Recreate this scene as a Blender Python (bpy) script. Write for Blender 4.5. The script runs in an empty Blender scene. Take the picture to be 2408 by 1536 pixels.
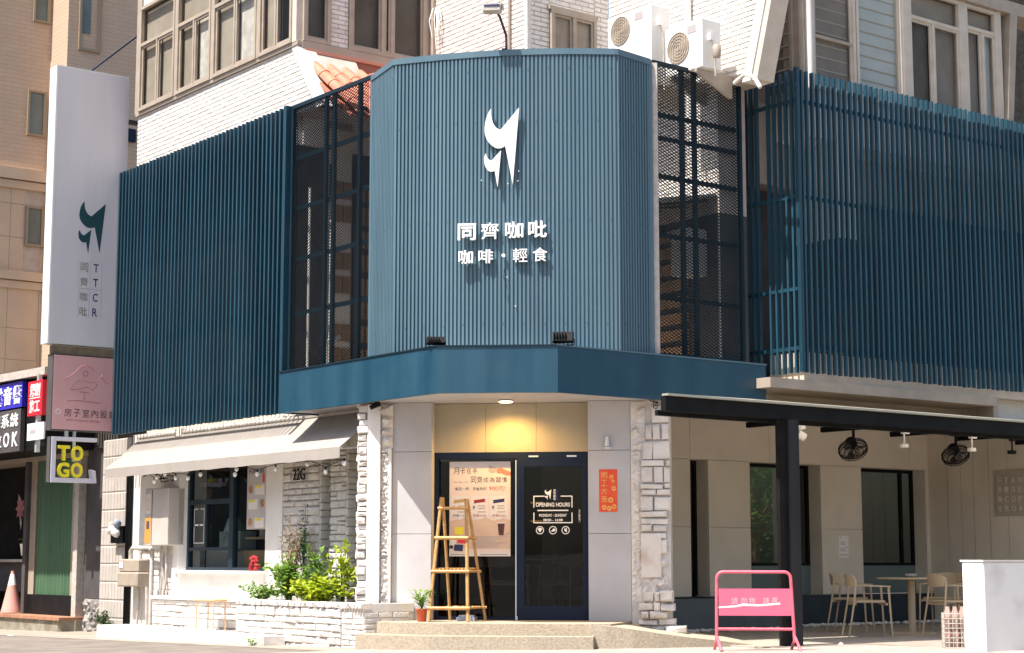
import bpy, bmesh, math, random
from mathutils import Vector, Matrix
random.seed(7)
S = math.sqrt(.5)
scene = bpy.context.scene
col = scene.collection

# ------------------------------------------------------------------ camera
cam_d = bpy.data.cameras.new("camera")
cam = bpy.data.objects.new("camera", cam_d); col.objects.link(cam)
YAW, PITCH = math.radians(7.5), math.atan(550 / 4130)
cam.location = (2.833, -21.214, 0.980)
cam.rotation_euler = (math.pi / 2 + PITCH, 0, YAW)
cam_d.sensor_width = 36; cam_d.lens = 36 * 4130 / 2408
cam_d.clip_start = .1; cam_d.clip_end = 2000
scene.camera = cam

# ------------------------------------------------------------------ sky and sun
SUN_AB = Vector((1.0, 0.012, 1.92)).normalized()          # (a, b, z): a = out of the long side, b = out of the short side
sun_v = Vector(((SUN_AB[1] - SUN_AB[0]) * S, -(SUN_AB[0] + SUN_AB[1]) * S, SUN_AB[2]))
world = bpy.data.worlds.new("World"); scene.world = world; world.use_nodes = True
wn = world.node_tree.nodes; wl = world.node_tree.links
sky = wn.new("ShaderNodeTexSky"); sky.sky_type = 'NISHITA'; sky.sun_disc = False
sky.sun_elevation = math.asin(sun_v.z); sky.sun_rotation = math.atan2(sun_v.x, sun_v.y)
sky.air_density = 1.0; sky.dust_density = 2.5; sky.ozone_density = .6
wl.new(sky.outputs[0], wn["Background"].inputs[0]); wn["Background"].inputs[1].default_value = .11
sun_d = bpy.data.lights.new("sun", 'SUN'); sun_d.energy = 5.0; sun_d.angle = math.radians(.55); sun_d.color = (1, .94, .86)
sun_o = bpy.data.objects.new("sun", sun_d); col.objects.link(sun_o)
sun_o.rotation_euler = sun_v.to_track_quat('Z', 'Y').to_euler(); sun_o.location = sun_v * 40
vs = scene.view_settings
vs.view_transform = 'Standard'; vs.look = 'None'; vs.exposure = 1.0; vs.gamma = 1; vs.use_curve_mapping = False
scene.cycles.max_bounces = 7; scene.cycles.transparent_max_bounces = 12
scene.cycles.caustics_reflective = False; scene.cycles.caustics_refractive = False

# ------------------------------------------------------------------ helpers
def W(a, b, z): return Vector(((b - a) * S, -(a + b) * S, z))

class Face:                       # a vertical building face: u runs to the right, d outwards
    def __init__(s, O, U, N): s.O, s.U, s.N = Vector(O), Vector(U), Vector(N)
    def p(s, u, d, z): return s.O + s.U * u + s.N * d + Vector((0, 0, z))
def FL(a): return Face(W(a, 0, 0), (S, -S, 0), (-S, -S, 0))    # long side, u = b
def FR(b): return Face(W(0, b, 0), (S, S, 0), (S, -S, 0))      # short side, u = -a
def FY(y): return Face((0, y, 0), (1, 0, 0), (0, -1, 0))       # corner face, u = x

class G:
    def __init__(s): s.v, s.f = [], []
    def add(s, vs_, fs):
        n = len(s.v); s.v += [Vector(q) for q in vs_]; s.f += [[i + n for i in q] for q in fs]; return s
    def hexa(s, q):               # 8 points: bottom ring then top ring
        return s.add(q, [(0, 3, 2, 1), (4, 5, 6, 7), (0, 1, 5, 4), (1, 2, 6, 5), (2, 3, 7, 6), (3, 0, 4, 7)])
    def box(s, x0, x1, y0, y1, z0, z1):
        return s.hexa([(x0, y0, z0), (x1, y0, z0), (x1, y1, z0), (x0, y1, z0), (x0, y0, z1), (x1, y0, z1), (x1, y1, z1), (x0, y1, z1)])
    def ab(s, a0, a1, b0, b1, z0, z1):
        return s.hexa([W(a0, b0, z0), W(a1, b0, z0), W(a1, b1, z0), W(a0, b1, z0), W(a0, b0, z1), W(a1, b0, z1), W(a1, b1, z1), W(a0, b1, z1)])
    def fb(s, F, u0, u1, d0, d1, z0, z1):
        P = F.p
        return s.hexa([P(u0, d1, z0), P(u1, d1, z0), P(u1, d0, z0), P(u0, d0, z0), P(u0, d1, z1), P(u1, d1, z1), P(u1, d0, z1), P(u0, d0, z1)])
    def prism(s, poly, ext):      # closed polygon extruded by a vector
        n = len(poly); e = Vector(ext); poly = [Vector(q) for q in poly]
        return s.add(poly + [q + e for q in poly], [tuple(range(n))[::-1], tuple(range(n, 2 * n))] + [(i, (i + 1) % n, n + (i + 1) % n, n + i) for i in range(n)])
    def fprism(s, F, pts, d0, d1): # polygon in (u,z) on a face, from depth d0 to d1
        return s.prism([F.p(u, d0, z) for u, z in pts], F.N * (d1 - d0))
    def tube(s, path, r, n=8, r1=None, cap=True):
        path = [Vector(q) for q in path]; m = len(path); base = len(s.v)
        T = None; prev = None
        for i, q in enumerate(path):
            t = (path[min(i + 1, m - 1)] - path[max(i - 1, 0)]).normalized()
            if prev is None:
                x = t.orthogonal().normalized()
            else:
                x = (prev - t * prev.dot(t)); x = x.normalized() if x.length > 1e-6 else t.orthogonal().normalized()
            prev = x; y = t.cross(x)
            rr = r if r1 is None else r + (r1 - r) * i / max(1, m - 1)
            for k in range(n):
                an = 2 * math.pi * k / n
                s.v.append(q + x * (rr * math.cos(an)) + y * (rr * math.sin(an)))
        for i in range(m - 1):
            for k in range(n):
                k2 = (k + 1) % n
                s.f.append([base + i * n + k, base + i * n + k2, base + (i + 1) * n + k2, base + (i + 1) * n + k])
        if cap:
            s.f.append([base + k for k in range(n)][::-1]); s.f.append([base + (m - 1) * n + k for k in range(n)])
        return s
    def lathe(s, prof, c=(0, 0, 0), n=20, ax=(0, 0, 1)):
        c = Vector(c); ax = Vector(ax).normalized(); x = ax.orthogonal().normalized(); y = ax.cross(x); base = len(s.v)
        for r, h in prof:
            for k in range(n):
                an = 2 * math.pi * k / n
                s.v.append(c + ax * h + x * (r * math.cos(an)) + y * (r * math.sin(an)))
        for i in range(len(prof) - 1):
            for k in range(n):
                k2 = (k + 1) % n
                s.f.append([base + i * n + k, base + i * n + k2, base + (i + 1) * n + k2, base + (i + 1) * n + k])
        s.f.append([base + k for k in range(n)][::-1]); s.f.append([base + (len(prof) - 1) * n + k for k in range(n)])
        return s
    def quad(s, a, b, c, d): return s.add([a, b, c, d], [(0, 1, 2, 3)])
    def ring(s, F, u, z, r0, r1, d0, d1, n=28):
        pts = []
        for k in range(n):
            an = 2 * math.pi * k / n; pts.append((math.cos(an), math.sin(an)))
        vv = []
        for r in (r0, r1):
            for d in (d0, d1):
                vv += [F.p(u + r * c_, d, z + r * s_) for c_, s_ in pts]
        fs = []
        for k in range(n):
            k2 = (k + 1) % n
            fs += [(n + k, n + k2, 3 * n + k2, 3 * n + k), (2 * n + k, 2 * n + k2, 3 * n + k2, 3 * n + k), (k, k2, n + k2, n + k), (k, k2, 2 * n + k2, 2 * n + k)]
        return s.add(vv, fs)

BASE = {}
def base_of(p): return BASE.get(p.name, Vector((0, 0, 0))) if p else Vector((0, 0, 0))
def props(o, label=None, cat=None, group=None, kind=None):
    if label: o["label"] = label
    if cat: o["category"] = cat
    if group: o["group"] = group
    if kind: o["kind"] = kind
    return o
def to_mesh(name, g, base=Vector((0, 0, 0)), smooth=False, fix=True):
    me = bpy.data.meshes.new(name)
    me.from_pydata([tuple(q - base) for q in g.v], [], g.f)
    if fix:
        bm = bmesh.new(); bm.from_mesh(me); bmesh.ops.recalc_face_normals(bm, faces=bm.faces[:]); bm.to_mesh(me); bm.free()
    if smooth:
        for p in me.polygons: p.use_smooth = True
        try: me.set_sharp_from_angle(angle=math.radians(40))
        except Exception: pass
    me.update(); return me
def obj(name, g, m, parent=None, smooth=False, fix=True, **k):
    b = base_of(parent)
    o = bpy.data.objects.new(name, to_mesh(name, g, b, smooth, fix))
    if m: o.data.materials.append(m)
    col.objects.link(o)
    if parent: o.parent = parent
    BASE[o.name] = b
    return props(o, **k)
def thing(name, label, cat, loc=(0, 0, 0), rz=0, group=None, local=False):
    o = bpy.data.objects.new(name, None); o.empty_display_size = .2; o.location = loc; o.rotation_euler = (0, 0, rz); col.objects.link(o)
    BASE[o.name] = Vector((0, 0, 0)) if (local or rz) else Vector(loc)
    return props(o, label, cat, group)
def inst(name, me, parent, loc, axes=None):
    o = bpy.data.objects.new(name, me); col.objects.link(o); b = base_of(parent)
    if parent: o.parent = parent
    loc = Vector(loc) - b
    if axes:
        o.matrix_local = Matrix(((axes[0][0], axes[1][0], axes[2][0], loc[0]), (axes[0][1], axes[1][1], axes[2][1], loc[1]), (axes[0][2], axes[1][2], axes[2][2], loc[2]), (0, 0, 0, 1)))
    else: o.location = loc
    BASE[o.name] = b
    return o
def dup(root, loc, rz, label):
    r = root.copy(); col.objects.link(r); r.location = loc; r.rotation_euler = (0, 0, rz); r["label"] = label
    for c in list(root.children):
        d = c.copy(); col.objects.link(d); d.parent = r
        for e in list(c.children):
            h = e.copy(); col.objects.link(h); h.parent = d
    return r

def txt(s, name, m, parent, o, U, V, w=None, h=None, depth=.004, bold=0.0, space=1.0):
    c = bpy.data.curves.new("lettering", 'FONT'); c.body = s; c.size = 1; c.extrude = .5; c.offset = bold; c.space_character = space; c.resolution_u = 3
    c.align_x = 'CENTER'
    t = bpy.data.objects.new("lettering", c); col.objects.link(t)
    dg = bpy.context.evaluated_depsgraph_get(); me = bpy.data.meshes.new_from_object(t.evaluated_get(dg))
    bpy.data.objects.remove(t); bpy.data.curves.remove(c)
    xs = [q.co.x for q in me.vertices]; ys = [q.co.y for q in me.vertices]
    x0, x1, y0, y1 = min(xs), max(xs), min(ys), max(ys)
    sx = w / (x1 - x0) if w else None; sy = h / (y1 - y0) if h else None
    sx = sx or sy; sy = sy or sx
    U = Vector(U).normalized(); V = Vector(V).normalized(); N = U.cross(V); o = Vector(o) - base_of(parent)
    for q in me.vertices:
        q.co = o + U * ((q.co.x - (x0 + x1) / 2) * sx) + V * ((q.co.y - (y0 + y1) / 2) * sy) + N * ((q.co.z + .5) * depth)
    me.name = name; ob = bpy.data.objects.new(name, me); me.materials.clear(); me.materials.append(m); col.objects.link(ob)
    if parent: ob.parent = parent
    BASE[ob.name] = base_of(parent)
    return ob
UP = Vector((0, 0, 1))
def ftxt(s, name, m, parent, F, u, d, z, **k): return txt(s, name, m, parent, F.p(u, d, z), F.U, UP, **k)

# ------------------------------------------------------------------ materials
MATS = {}
def mat(name, c, rough=.6, metal=0, c2=None, scale=6, detail=5, bump=0, bscale=80, streak=False, rnd=0, spec=.5, emit=None, es=1, coat=0, lo=.35, hi=.65):
    m = bpy.data.materials.new(name); m.use_nodes = True; n = m.node_tree.nodes; l = m.node_tree.links
    b = n["Principled BSDF"]; b.inputs["Roughness"].default_value = rough; b.inputs["Metallic"].default_value = metal
    b.inputs["Specular IOR Level"].default_value = spec
    if coat: b.inputs["Coat Weight"].default_value = coat; b.inputs["Coat Roughness"].default_value = .15
    geo = n.new("ShaderNodeNewGeometry"); mp = n.new("ShaderNodeMapping"); l.new(geo.outputs["Position"], mp.inputs[0])
    mp.inputs["Scale"].default_value = (1, 1, .12) if streak else (1, 1, 1)
    out = None
    rgb = n.new("ShaderNodeRGB"); rgb.outputs[0].default_value = (*c, 1); out = rgb.outputs[0]
    if c2:
        nz = n.new("ShaderNodeTexNoise"); nz.inputs["Scale"].default_value = scale; nz.inputs["Detail"].default_value = detail; l.new(mp.outputs[0], nz.inputs[0])
        rp = n.new("ShaderNodeMapRange"); rp.inputs[1].default_value = lo; rp.inputs[2].default_value = hi; l.new(nz.outputs[0], rp.inputs[0])
        mx = n.new("ShaderNodeMix"); mx.data_type = 'RGBA'; mx.inputs[7].default_value = (*c2, 1)
        l.new(rp.outputs[0], mx.inputs[0]); l.new(out, mx.inputs[6]); out = mx.outputs[2]
    if rnd:
        oi = n.new("ShaderNodeObjectInfo"); mr = n.new("ShaderNodeMapRange"); mr.inputs[3].default_value = 1 - rnd; mr.inputs[4].default_value = 1 + rnd * .6
        l.new(oi.outputs["Random"], mr.inputs[0]); hs = n.new("ShaderNodeHueSaturation"); l.new(mr.outputs[0], hs.inputs["Value"]); l.new(out, hs.inputs["Color"]); out = hs.outputs[0]
    l.new(out, b.inputs["Base Color"])
    nr = n.new("ShaderNodeTexNoise"); nr.inputs["Scale"].default_value = 3.5; nr.inputs["Detail"].default_value = 4; l.new(geo.outputs["Position"], nr.inputs[0])
    rr = n.new("ShaderNodeMapRange"); rr.inputs[1].default_value = .3; rr.inputs[2].default_value = .7; rr.inputs[3].default_value = max(0, rough - .07); rr.inputs[4].default_value = min(1, rough + .1)
    l.new(nr.outputs[0], rr.inputs[0]); l.new(rr.outputs[0], b.inputs["Roughness"])
    if bump:
        nb = n.new("ShaderNodeTexNoise"); nb.inputs["Scale"].default_value = bscale; nb.inputs["Detail"].default_value = 6; l.new(mp.outputs[0], nb.inputs[0])
        bp = n.new("ShaderNodeBump"); bp.inputs["Strength"].default_value = bump; bp.inputs["Distance"].default_value = .02; l.new(nb.outputs[0], bp.inputs["Height"]); l.new(bp.outputs[0], b.inputs["Normal"])
    if emit: b.inputs["Emission Color"].default_value = (*emit, 1); b.inputs["Emission Strength"].default_value = es
    MATS[name] = m; return m
def glass(name, tint=(1, 1, 1), refl=1.0, rough=.02, base=.03):
    m = bpy.data.materials.new(name); m.use_nodes = True; n = m.node_tree.nodes; l = m.node_tree.links; n.remove(n["Principled BSDF"])
    tr = n.new("ShaderNodeBsdfTransparent"); tr.inputs[0].default_value = (*tint, 1)
    gl = n.new("ShaderNodeBsdfGlossy"); gl.inputs["Roughness"].default_value = rough; gl.inputs[0].default_value = (.95, .97, 1, 1)
    fr = n.new("ShaderNodeFresnel"); fr.inputs[0].default_value = 1.52
    mu = n.new("ShaderNodeMath"); mu.operation = 'MULTIPLY_ADD'; mu.inputs[1].default_value = refl; mu.inputs[2].default_value = base; l.new(fr.outputs[0], mu.inputs[0])
    geo = n.new("ShaderNodeNewGeometry"); fb_ = n.new("ShaderNodeMath"); fb_.operation = 'SUBTRACT'; fb_.inputs[0].default_value = 1; l.new(geo.outputs["Backfacing"], fb_.inputs[1]); m2_ = n.new("ShaderNodeMath"); m2_.operation = 'MULTIPLY'; m2_.use_clamp = True; l.new(mu.outputs[0], m2_.inputs[0]); l.new(fb_.outputs[0], m2_.inputs[1]); mu = m2_
    nz = n.new("ShaderNodeTexNoise"); nz.inputs["Scale"].default_value = .9; l.new(geo.outputs["Position"], nz.inputs[0])
    bp = n.new("ShaderNodeBump"); bp.inputs["Strength"].default_value = .05; bp.inputs["Distance"].default_value = .05; l.new(nz.outputs[0], bp.inputs["Height"]); l.new(bp.outputs[0], gl.inputs["Normal"])
    mx = n.new("ShaderNodeMixShader"); l.new(mu.outputs[0], mx.inputs[0]); l.new(tr.outputs[0], mx.inputs[1]); l.new(gl.outputs[0], mx.inputs[2]); l.new(mx.outputs[0], n["Material Output"].inputs[0])
    return m
def translucent(m, f, c=None):
    n = m.node_tree.nodes; l = m.node_tree.links; b = n["Principled BSDF"]; t = n.new("ShaderNodeBsdfTranslucent"); mx = n.new("ShaderNodeMixShader"); mx.inputs[0].default_value = f
    if c: t.inputs[0].default_value = (*c, 1)
    elif b.inputs["Base Color"].links: l.new(b.inputs["Base Color"].links[0].from_socket, t.inputs[0])
    l.new(b.outputs[0], mx.inputs[1]); l.new(t.outputs[0], mx.inputs[2]); l.new(mx.outputs[0], n["Material Output"].inputs[0]); return m
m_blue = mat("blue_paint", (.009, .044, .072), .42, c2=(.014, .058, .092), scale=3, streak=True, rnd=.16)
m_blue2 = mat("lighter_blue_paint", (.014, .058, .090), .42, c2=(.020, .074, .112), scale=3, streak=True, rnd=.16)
m_bluep = mat("blue_panel_paint", (.076, .142, .187), .45, c2=(.096, .170, .218), scale=2.5, streak=True, rnd=.07)
m_fascia = mat("fascia_blue_paint", (.008, .048, .084), .36, c2=(.017, .068, .108), scale=3.2, detail=8, streak=True, bump=.05, bscale=5)
m_navy = mat("navy_paint", (.004, .011, .034), .45, spec=.25)
m_darkframe = mat("dark_mesh_steel", (.006, .020, .032), .5, spec=.25)
m_white = mat("white_paint", (.78, .76, .73), .6, c2=(.66, .62, .57), scale=2.2, bump=.12, bscale=45, lo=.42, hi=.8)
m_tile = mat("white_wall_tile", (.74, .71, .68), .35, c2=(.66, .62, .58), scale=9, rnd=.10)
m_grout = mat("tile_grout", (.53, .45, .40), .9, c2=(.44, .36, .31), scale=5)
m_stone = mat("white_painted_stone", (.72, .69, .66), .75, c2=(.62, .58, .54), scale=7, bump=.7, bscale=30, rnd=.07)
m_mortar = mat("painted_joint", (.62, .59, .56), .95, c2=(.52, .49, .46), scale=9, bump=.5)
m_panel = mat("grey_cement_board", (.50, .49, .50), .62, c2=(.42, .41, .415), scale=1.6, detail=9, bump=.06, bscale=130, rnd=.04)
m_panelw = mat("beige_cement_board", (.72, .655, .56), .68, c2=(.66, .595, .505), scale=1.8, bump=.05, bscale=120)
m_trim = mat("cream_window_trim", (.40, .335, .27), .5, c2=(.34, .28, .225), scale=5)
m_cream = mat("cream_render", (.62, .55, .47), .6, c2=(.55, .48, .40), scale=5)
m_win = glass("window_glass", (.74, .76, .76), .7, .02, .01)
m_doorglass = glass("door_glass", (.62, .63, .65), .55, .01, .0)
m_upwin = glass("upper_glass", (.90, .90, .88), .16, .02, .0)
m_screen = mat("frosted_pane", (.44, .385, .33), .6, c2=(.36, .31, .265), scale=3)
m_curtain = mat("pale_curtain", (.72, .70, .68), .8, c2=(.5, .48, .46), scale=5, streak=False)
m_black = mat("black_steel", (.008, .008, .009), .5, c2=(.013, .013, .014), scale=5, spec=.1)
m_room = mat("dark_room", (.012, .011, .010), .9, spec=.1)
m_asphalt = mat("street_asphalt", (.155, .132, .112), .9, c2=(.225, .195, .168), scale=2.2, detail=10, bump=.5, bscale=140)
m_conc = mat("concrete_apron", (.26, .222, .182), .85, c2=(.34, .295, .245), scale=3, bump=.3, bscale=90)
m_pebble = mat("washed_pebble_step", (.42, .365, .285), .85, c2=(.31, .26, .195), scale=38, detail=6, bump=.4, bscale=70)
m_floor = mat("arcade_concrete", (.33, .285, .235), .75, c2=(.39, .34, .28), scale=4, bump=.15, bscale=100)
m_awn = mat("grey_awning_cloth", (.335, .30, .272), .85, c2=(.30, .268, .242), scale=4, bump=.06, bscale=300)
m_wood = mat("light_wood", (.46, .335, .19), .5, c2=(.38, .265, .14), scale=9, streak=True)
m_bamboo = mat("bamboo", (.52, .315, .125), .42, c2=(.42, .235, .08), scale=12)
m_pink = mat("pink_steel", (.72, .13, .19), .4, c2=(.52, .09, .10), scale=11, detail=8, lo=.5, hi=.75)
m_pinkb = mat("pink_board", (.70, .11, .21), .45, c2=(.60, .12, .19), scale=5, detail=9)
m_sign = mat("lightbox_acrylic", (.63, .61, .65), .38, c2=(.56, .54, .565), scale=3, detail=8, streak=True, lo=.45, hi=.8)
m_signedge = mat("lightbox_edge", (.66, .72, .75), .4, c2=(.58, .65, .68), scale=3)
m_alu = mat("aluminium", (.62, .68, .72), .35, metal=.6)
m_ink = mat("teal_ink", (.006, .05, .065), .5)
m_ink2 = mat("dark_blue_ink", (.02, .03, .10), .5)
m_inkg = mat("grey_gold_ink", (.20, .17, .13), .5)
m_line = mat("pale_line_ink", (.40, .36, .36), .6)
m_letter = mat("white_letter", (.86, .85, .84), .4)
m_yellow = mat("yellow_letter", (.75, .66, .02), .45)
m_red = mat("red_acrylic", (.72, .02, .04), .4)
m_bsign = mat("blue_sign_acrylic", (.035, .03, .50), .35)
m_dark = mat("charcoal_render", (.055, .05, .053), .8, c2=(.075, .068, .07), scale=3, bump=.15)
m_beige = mat("beige_tower_stone", (.53, .40, .285), .7, c2=(.58, .44, .315), scale=2.5, bump=.08)
m_plast = mat("ac_white_plastic", (.80, .78, .74), .45)
m_acgrey = mat("ac_grille", (.36, .30, .23), .5)
m_pipe = mat("grey_pipe_paint", (.55, .51, .47), .5, c2=(.42, .38, .34), scale=14)
m_elbox = mat("cabinet_paint", (.50, .455, .42), .5, c2=(.45, .41, .37), scale=3)
m_orange = mat("orange_print", (.72, .28, .04), .6)
m_ptile = mat("roof_tile_clay", (.58, .20, .12), .65, c2=(.50, .155, .09), scale=9, rnd=.12)
m_paper = mat("poster_paper", (.70, .60, .56), .55)
m_leafy = mat("yellow_green_leaf", (.52, .56, .03), .5, c2=(.30, .44, .03), scale=14, rnd=.1)
m_leafg = mat("green_leaf", (.14, .28, .04), .5, c2=(.24, .38, .06), scale=16)
m_leafd = mat("dark_leaf", (.025, .07, .02), .5, c2=(.05, .11, .03), scale=16)
m_dry = mat("dry_stem", (.33, .24, .15), .8, c2=(.24, .17, .1), scale=20)
m_soil = mat("soil", (.05, .035, .022), .95)
m_pot = mat("terracotta_pot", (.55, .10, .03), .6)
m_gold = mat("cream_wall_board", (.40, .345, .25), .6, c2=(.36, .31, .22), scale=2.5, detail=8)
m_charcoal = mat("slate_blue_board", (.085, .105, .115), .6, c2=(.10, .12, .13), scale=3)
m_teal = mat("pale_teal_board", (.13, .18, .18), .6)
for q_ in (m_leafy, m_leafg): translucent(q_, .4)
m_poly = translucent(mat("milky_polycarbonate", (.70, .68, .64), .5), .8, (.80, .76, .68))
# ------------------------------------------------------------------ ground
def gz(b): return -.045 + .0145 * b
g = G(); R_ = 160
g.add([W(R_, -R_, gz(-R_)), W(R_, R_, gz(R_)), W(-R_, R_, gz(R_)), W(-R_, -R_, gz(-R_))], [(0, 1, 2, 3)])
obj("street", g, m_asphalt, kind="structure")
# pale concrete strip of gutter along the houses
g = G(); g.add([W(2.25, -18, gz(-18) + .004), W(2.25, .9, gz(.9) + .004), W(-1.5, .9, gz(.9) + .004), W(-1.5, -18, gz(-18) + .004)], [(0, 1, 2, 3)])
obj("gutter_strip", g, m_conc, kind="structure")
g = G(); g.add([W(4.2, -.4, gz(-.4) + .008), W(4.2, 9, gz(9) + .008), W(-9.5, 9, gz(9) + .008), W(-9.5, -.4, gz(-.4) + .008)], [(0, 1, 2, 3)])
obj("forecourt_pavement", g, mat("forecourt_concrete", (.29, .25, .215), .85, c2=(.39, .345, .30), scale=3.5, detail=9, bump=.35, bscale=90), kind="structure")
g = G(); g.prism([W(-1.5, -1.4, -.2), W(-1.5, 2.93, -.2), W(-9.5, 2.93, -.2), W(-9.5, -1.4, -.2)], (0, 0, .212))
obj("arcade_floor", g, m_floor, kind="structure")
# sleeper step in front of the arcade floor
g = G(); g.prism([W(-2.9, 3.05, -.1), W(-2.75, 4.3, -.1), W(-6.5, 4.5, -.1), W(-6.5, 3.05, -.1)], (0, 0, .125))
obj("forecourt_slab", g, m_conc, kind="structure")

# entrance landing, step and ramp
st = G()
land = [(-1.50, .55), (-1.50, -.55), (-1.18, -.80), (-.62, -.97), (.25, -1.0), (1.0, -.98), (1.30, -.92), (1.48, .0), (1.48, .55)]
st.prism([(x, y, -.1) for x, y in land], (0, 0, .36))
steps = obj("entrance_landing", st, m_pebble, kind="structure")
st = G(); stp = [(-1.72, .3), (-1.72, -.72), (-1.42, -1.0), (-.75, -1.24), (.4, -1.27), (1.12, -1.22), (1.12, -.9), (-.9, .0)]
st.prism([(x, y, -.1) for x, y in stp], (0, 0, .225))
obj("entrance_step", st, m_pebble, kind="structure")
rp = [(1.0, -1.0, .255), (1.25, -1.02, .245), (1.55, -.98, .205), (1.85, -.88, .155), (2.2, -.74, .105), (2.6, -.55, .055), (3.0, -.36, .0)]
inn = [(1.0, .3, .257), (1.25, .3, .25), (1.55, .3, .225), (1.85, .4, .17), (2.2, .55, .115), (2.6, .5, .06), (3.0, .1, .0)]
v, f = [], []
for o_, i_ in zip(rp, inn): v += [o_, i_, (o_[0], o_[1], -.12), (i_[0], i_[1], -.12)]
for k in range(len(rp) - 1):
    q = 4 * k; f += [(q, q + 4, q + 5, q + 1), (q, q + 2, q + 6, q + 4), (q + 1, q + 5, q + 7, q + 3)]
f += [(0, 1, 3, 2)]; n_ = 4 * (len(rp) - 1); f += [(n_, n_ + 2, n_ + 3, n_ + 1)]
st = G(); st.add(v, f); obj("entrance_ramp", st, m_pebble, kind="structure")

# ------------------------------------------------------------------ stone and tile pieces
def stone_variant(i):
    r = random.Random(100 + i); j = lambda s: r.uniform(-s, s)
    e = .06
    bk = [(0, 0), (1, 0), (1, 1), (0, 1)]
    md = [(.0 + abs(j(.03)), .0 + abs(j(.05))), (1 - abs(j(.03)), abs(j(.05))), (1 - abs(j(.03)), 1 - abs(j(.05))), (abs(j(.03)), 1 - abs(j(.05)))]
    fr = [(x + (e if x < .5 else -e) + j(.02), z + (.14 if z < .5 else -.14) + j(.04)) for x, z in md]
    v = [(x, 0, z) for x, z in bk] + [(x, -.7 + j(.1), z) for x, z in md] + [(x, -1 + j(.14), z) for x, z in fr]
    c = (.5 + j(.2), -1.08 + j(.12), .5 + j(.2)); v.append(c)
    f = []
    for k in range(4):
        k2 = (k + 1) % 4
        f += [(k, k2, 4 + k2, 4 + k), (4 + k, 4 + k2, 8 + k2, 8 + k), (8 + k, 8 + k2, 12)]
    me = bpy.data.meshes.new("stone"); me.from_pydata(v, [], f); me.materials.append(m_stone); me.update(); return me
STONES = [stone_variant(i) for i in range(7)]
def stone(F, u, d, z, w, dep, h, parent, name="stone"):
    a_ = random.gauss(0, .018); b_ = random.gauss(0, .05)
    return inst(name, random.choice(STONES), parent, F.p(u, d, z), ((F.U * math.cos(b_) + F.N * math.sin(b_) + UP * a_) * w, -F.N * dep, (UP - F.U * a_) * h))
def ashlar(F, u0, u1, z0, z1, d, parent, hr=(.06, .13), wr=(.14, .42), dep=(.03, .055), name="stone", gap=.009):
    z = z0
    while z < z1 - .02:
        h = min(random.uniform(*hr), z1 - z)
        if z1 - z - h < hr[0] * .6: h = z1 - z
        u = u0 + random.uniform(-.02, .0)
        u = u0
        while u < u1 - .01:
            w = min(random.uniform(*wr), u1 - u)
            if u1 - u - w < wr[0] * .6: w = u1 - u
            if h > hr[0] * 1.7 and w < .3 and random.random() < .35:
                hh = h * random.uniform(.4, .6)
                stone(F, u + gap / 2, d, z + gap / 2, w - gap, random.uniform(*dep), hh - gap, parent, name)
                stone(F, u + gap / 2, d, z + hh + gap / 2, w - gap, random.uniform(*dep), h - hh - gap, parent, name)
            else:
                stone(F, u + gap / 2, d, z + gap / 2, w - gap, random.uniform(*dep), h - gap, parent, name)
            u += w
        z += h
tile_me = bpy.data.meshes.new("wall_tile")
e = .02
tile_me.from_pydata([(0, 0, 0), (1, 0, 0), (1, 0, 1), (0, 0, 1), (e, -1, 3 * e), (1 - e, -1, 3 * e), (1 - e, -1, 1 - 3 * e), (e, -1, 1 - 3 * e)], [], [(0, 1, 5, 4), (1, 2, 6, 5), (2, 3, 7, 6), (3, 0, 4, 7), (4, 5, 6, 7)])
tile_me.materials.append(m_tile)
TILES = [0]; REST = G()
def tiles(F, u0, u1, z0, z1, d, parent, tw=.232, th=.066, single=False, edge=None, bond=.5):
    k = 0; z = z0
    while z < z1 - .01:
        h = min(th, z1 - z); a0, a1 = (edge(z + h / 2) if edge else (u0, u1))
        u = a0 - (tw * bond if k % 2 else 0)
        while u < a1 - .005:
            x0, x1 = max(u, a0), min(u + tw, a1)
            if x1 - x0 > .02:
                x0 += .004; x1 -= .004; zz0, zz1 = z + .005, z + h - .004; dp = .012 + random.uniform(-.002, .002)
                if single and TILES[0] < 300:
                    inst("wall_tile", tile_me, parent, F.p(x0, d, zz0), (F.U * (x1 - x0), -F.N * dp, UP * (zz1 - zz0))); TILES[0] += 1
                else:
                    P = F.p; q = .004
                    REST.add([P(x0, d, zz0), P(x1, d, zz0), P(x1, d, zz1), P(x0, d, zz1), P(x0 + q, d + dp, zz0 + q), P(x1 - q, d + dp, zz0 + q), P(x1 - q, d + dp, zz1 - q), P(x0 + q, d + dp, zz1 - q)], [(0, 1, 5, 4), (1, 2, 6, 5), (2, 3, 7, 6), (3, 0, 4, 7), (4, 5, 6, 7)])
            u += tw
        z += h; k += 1
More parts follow.
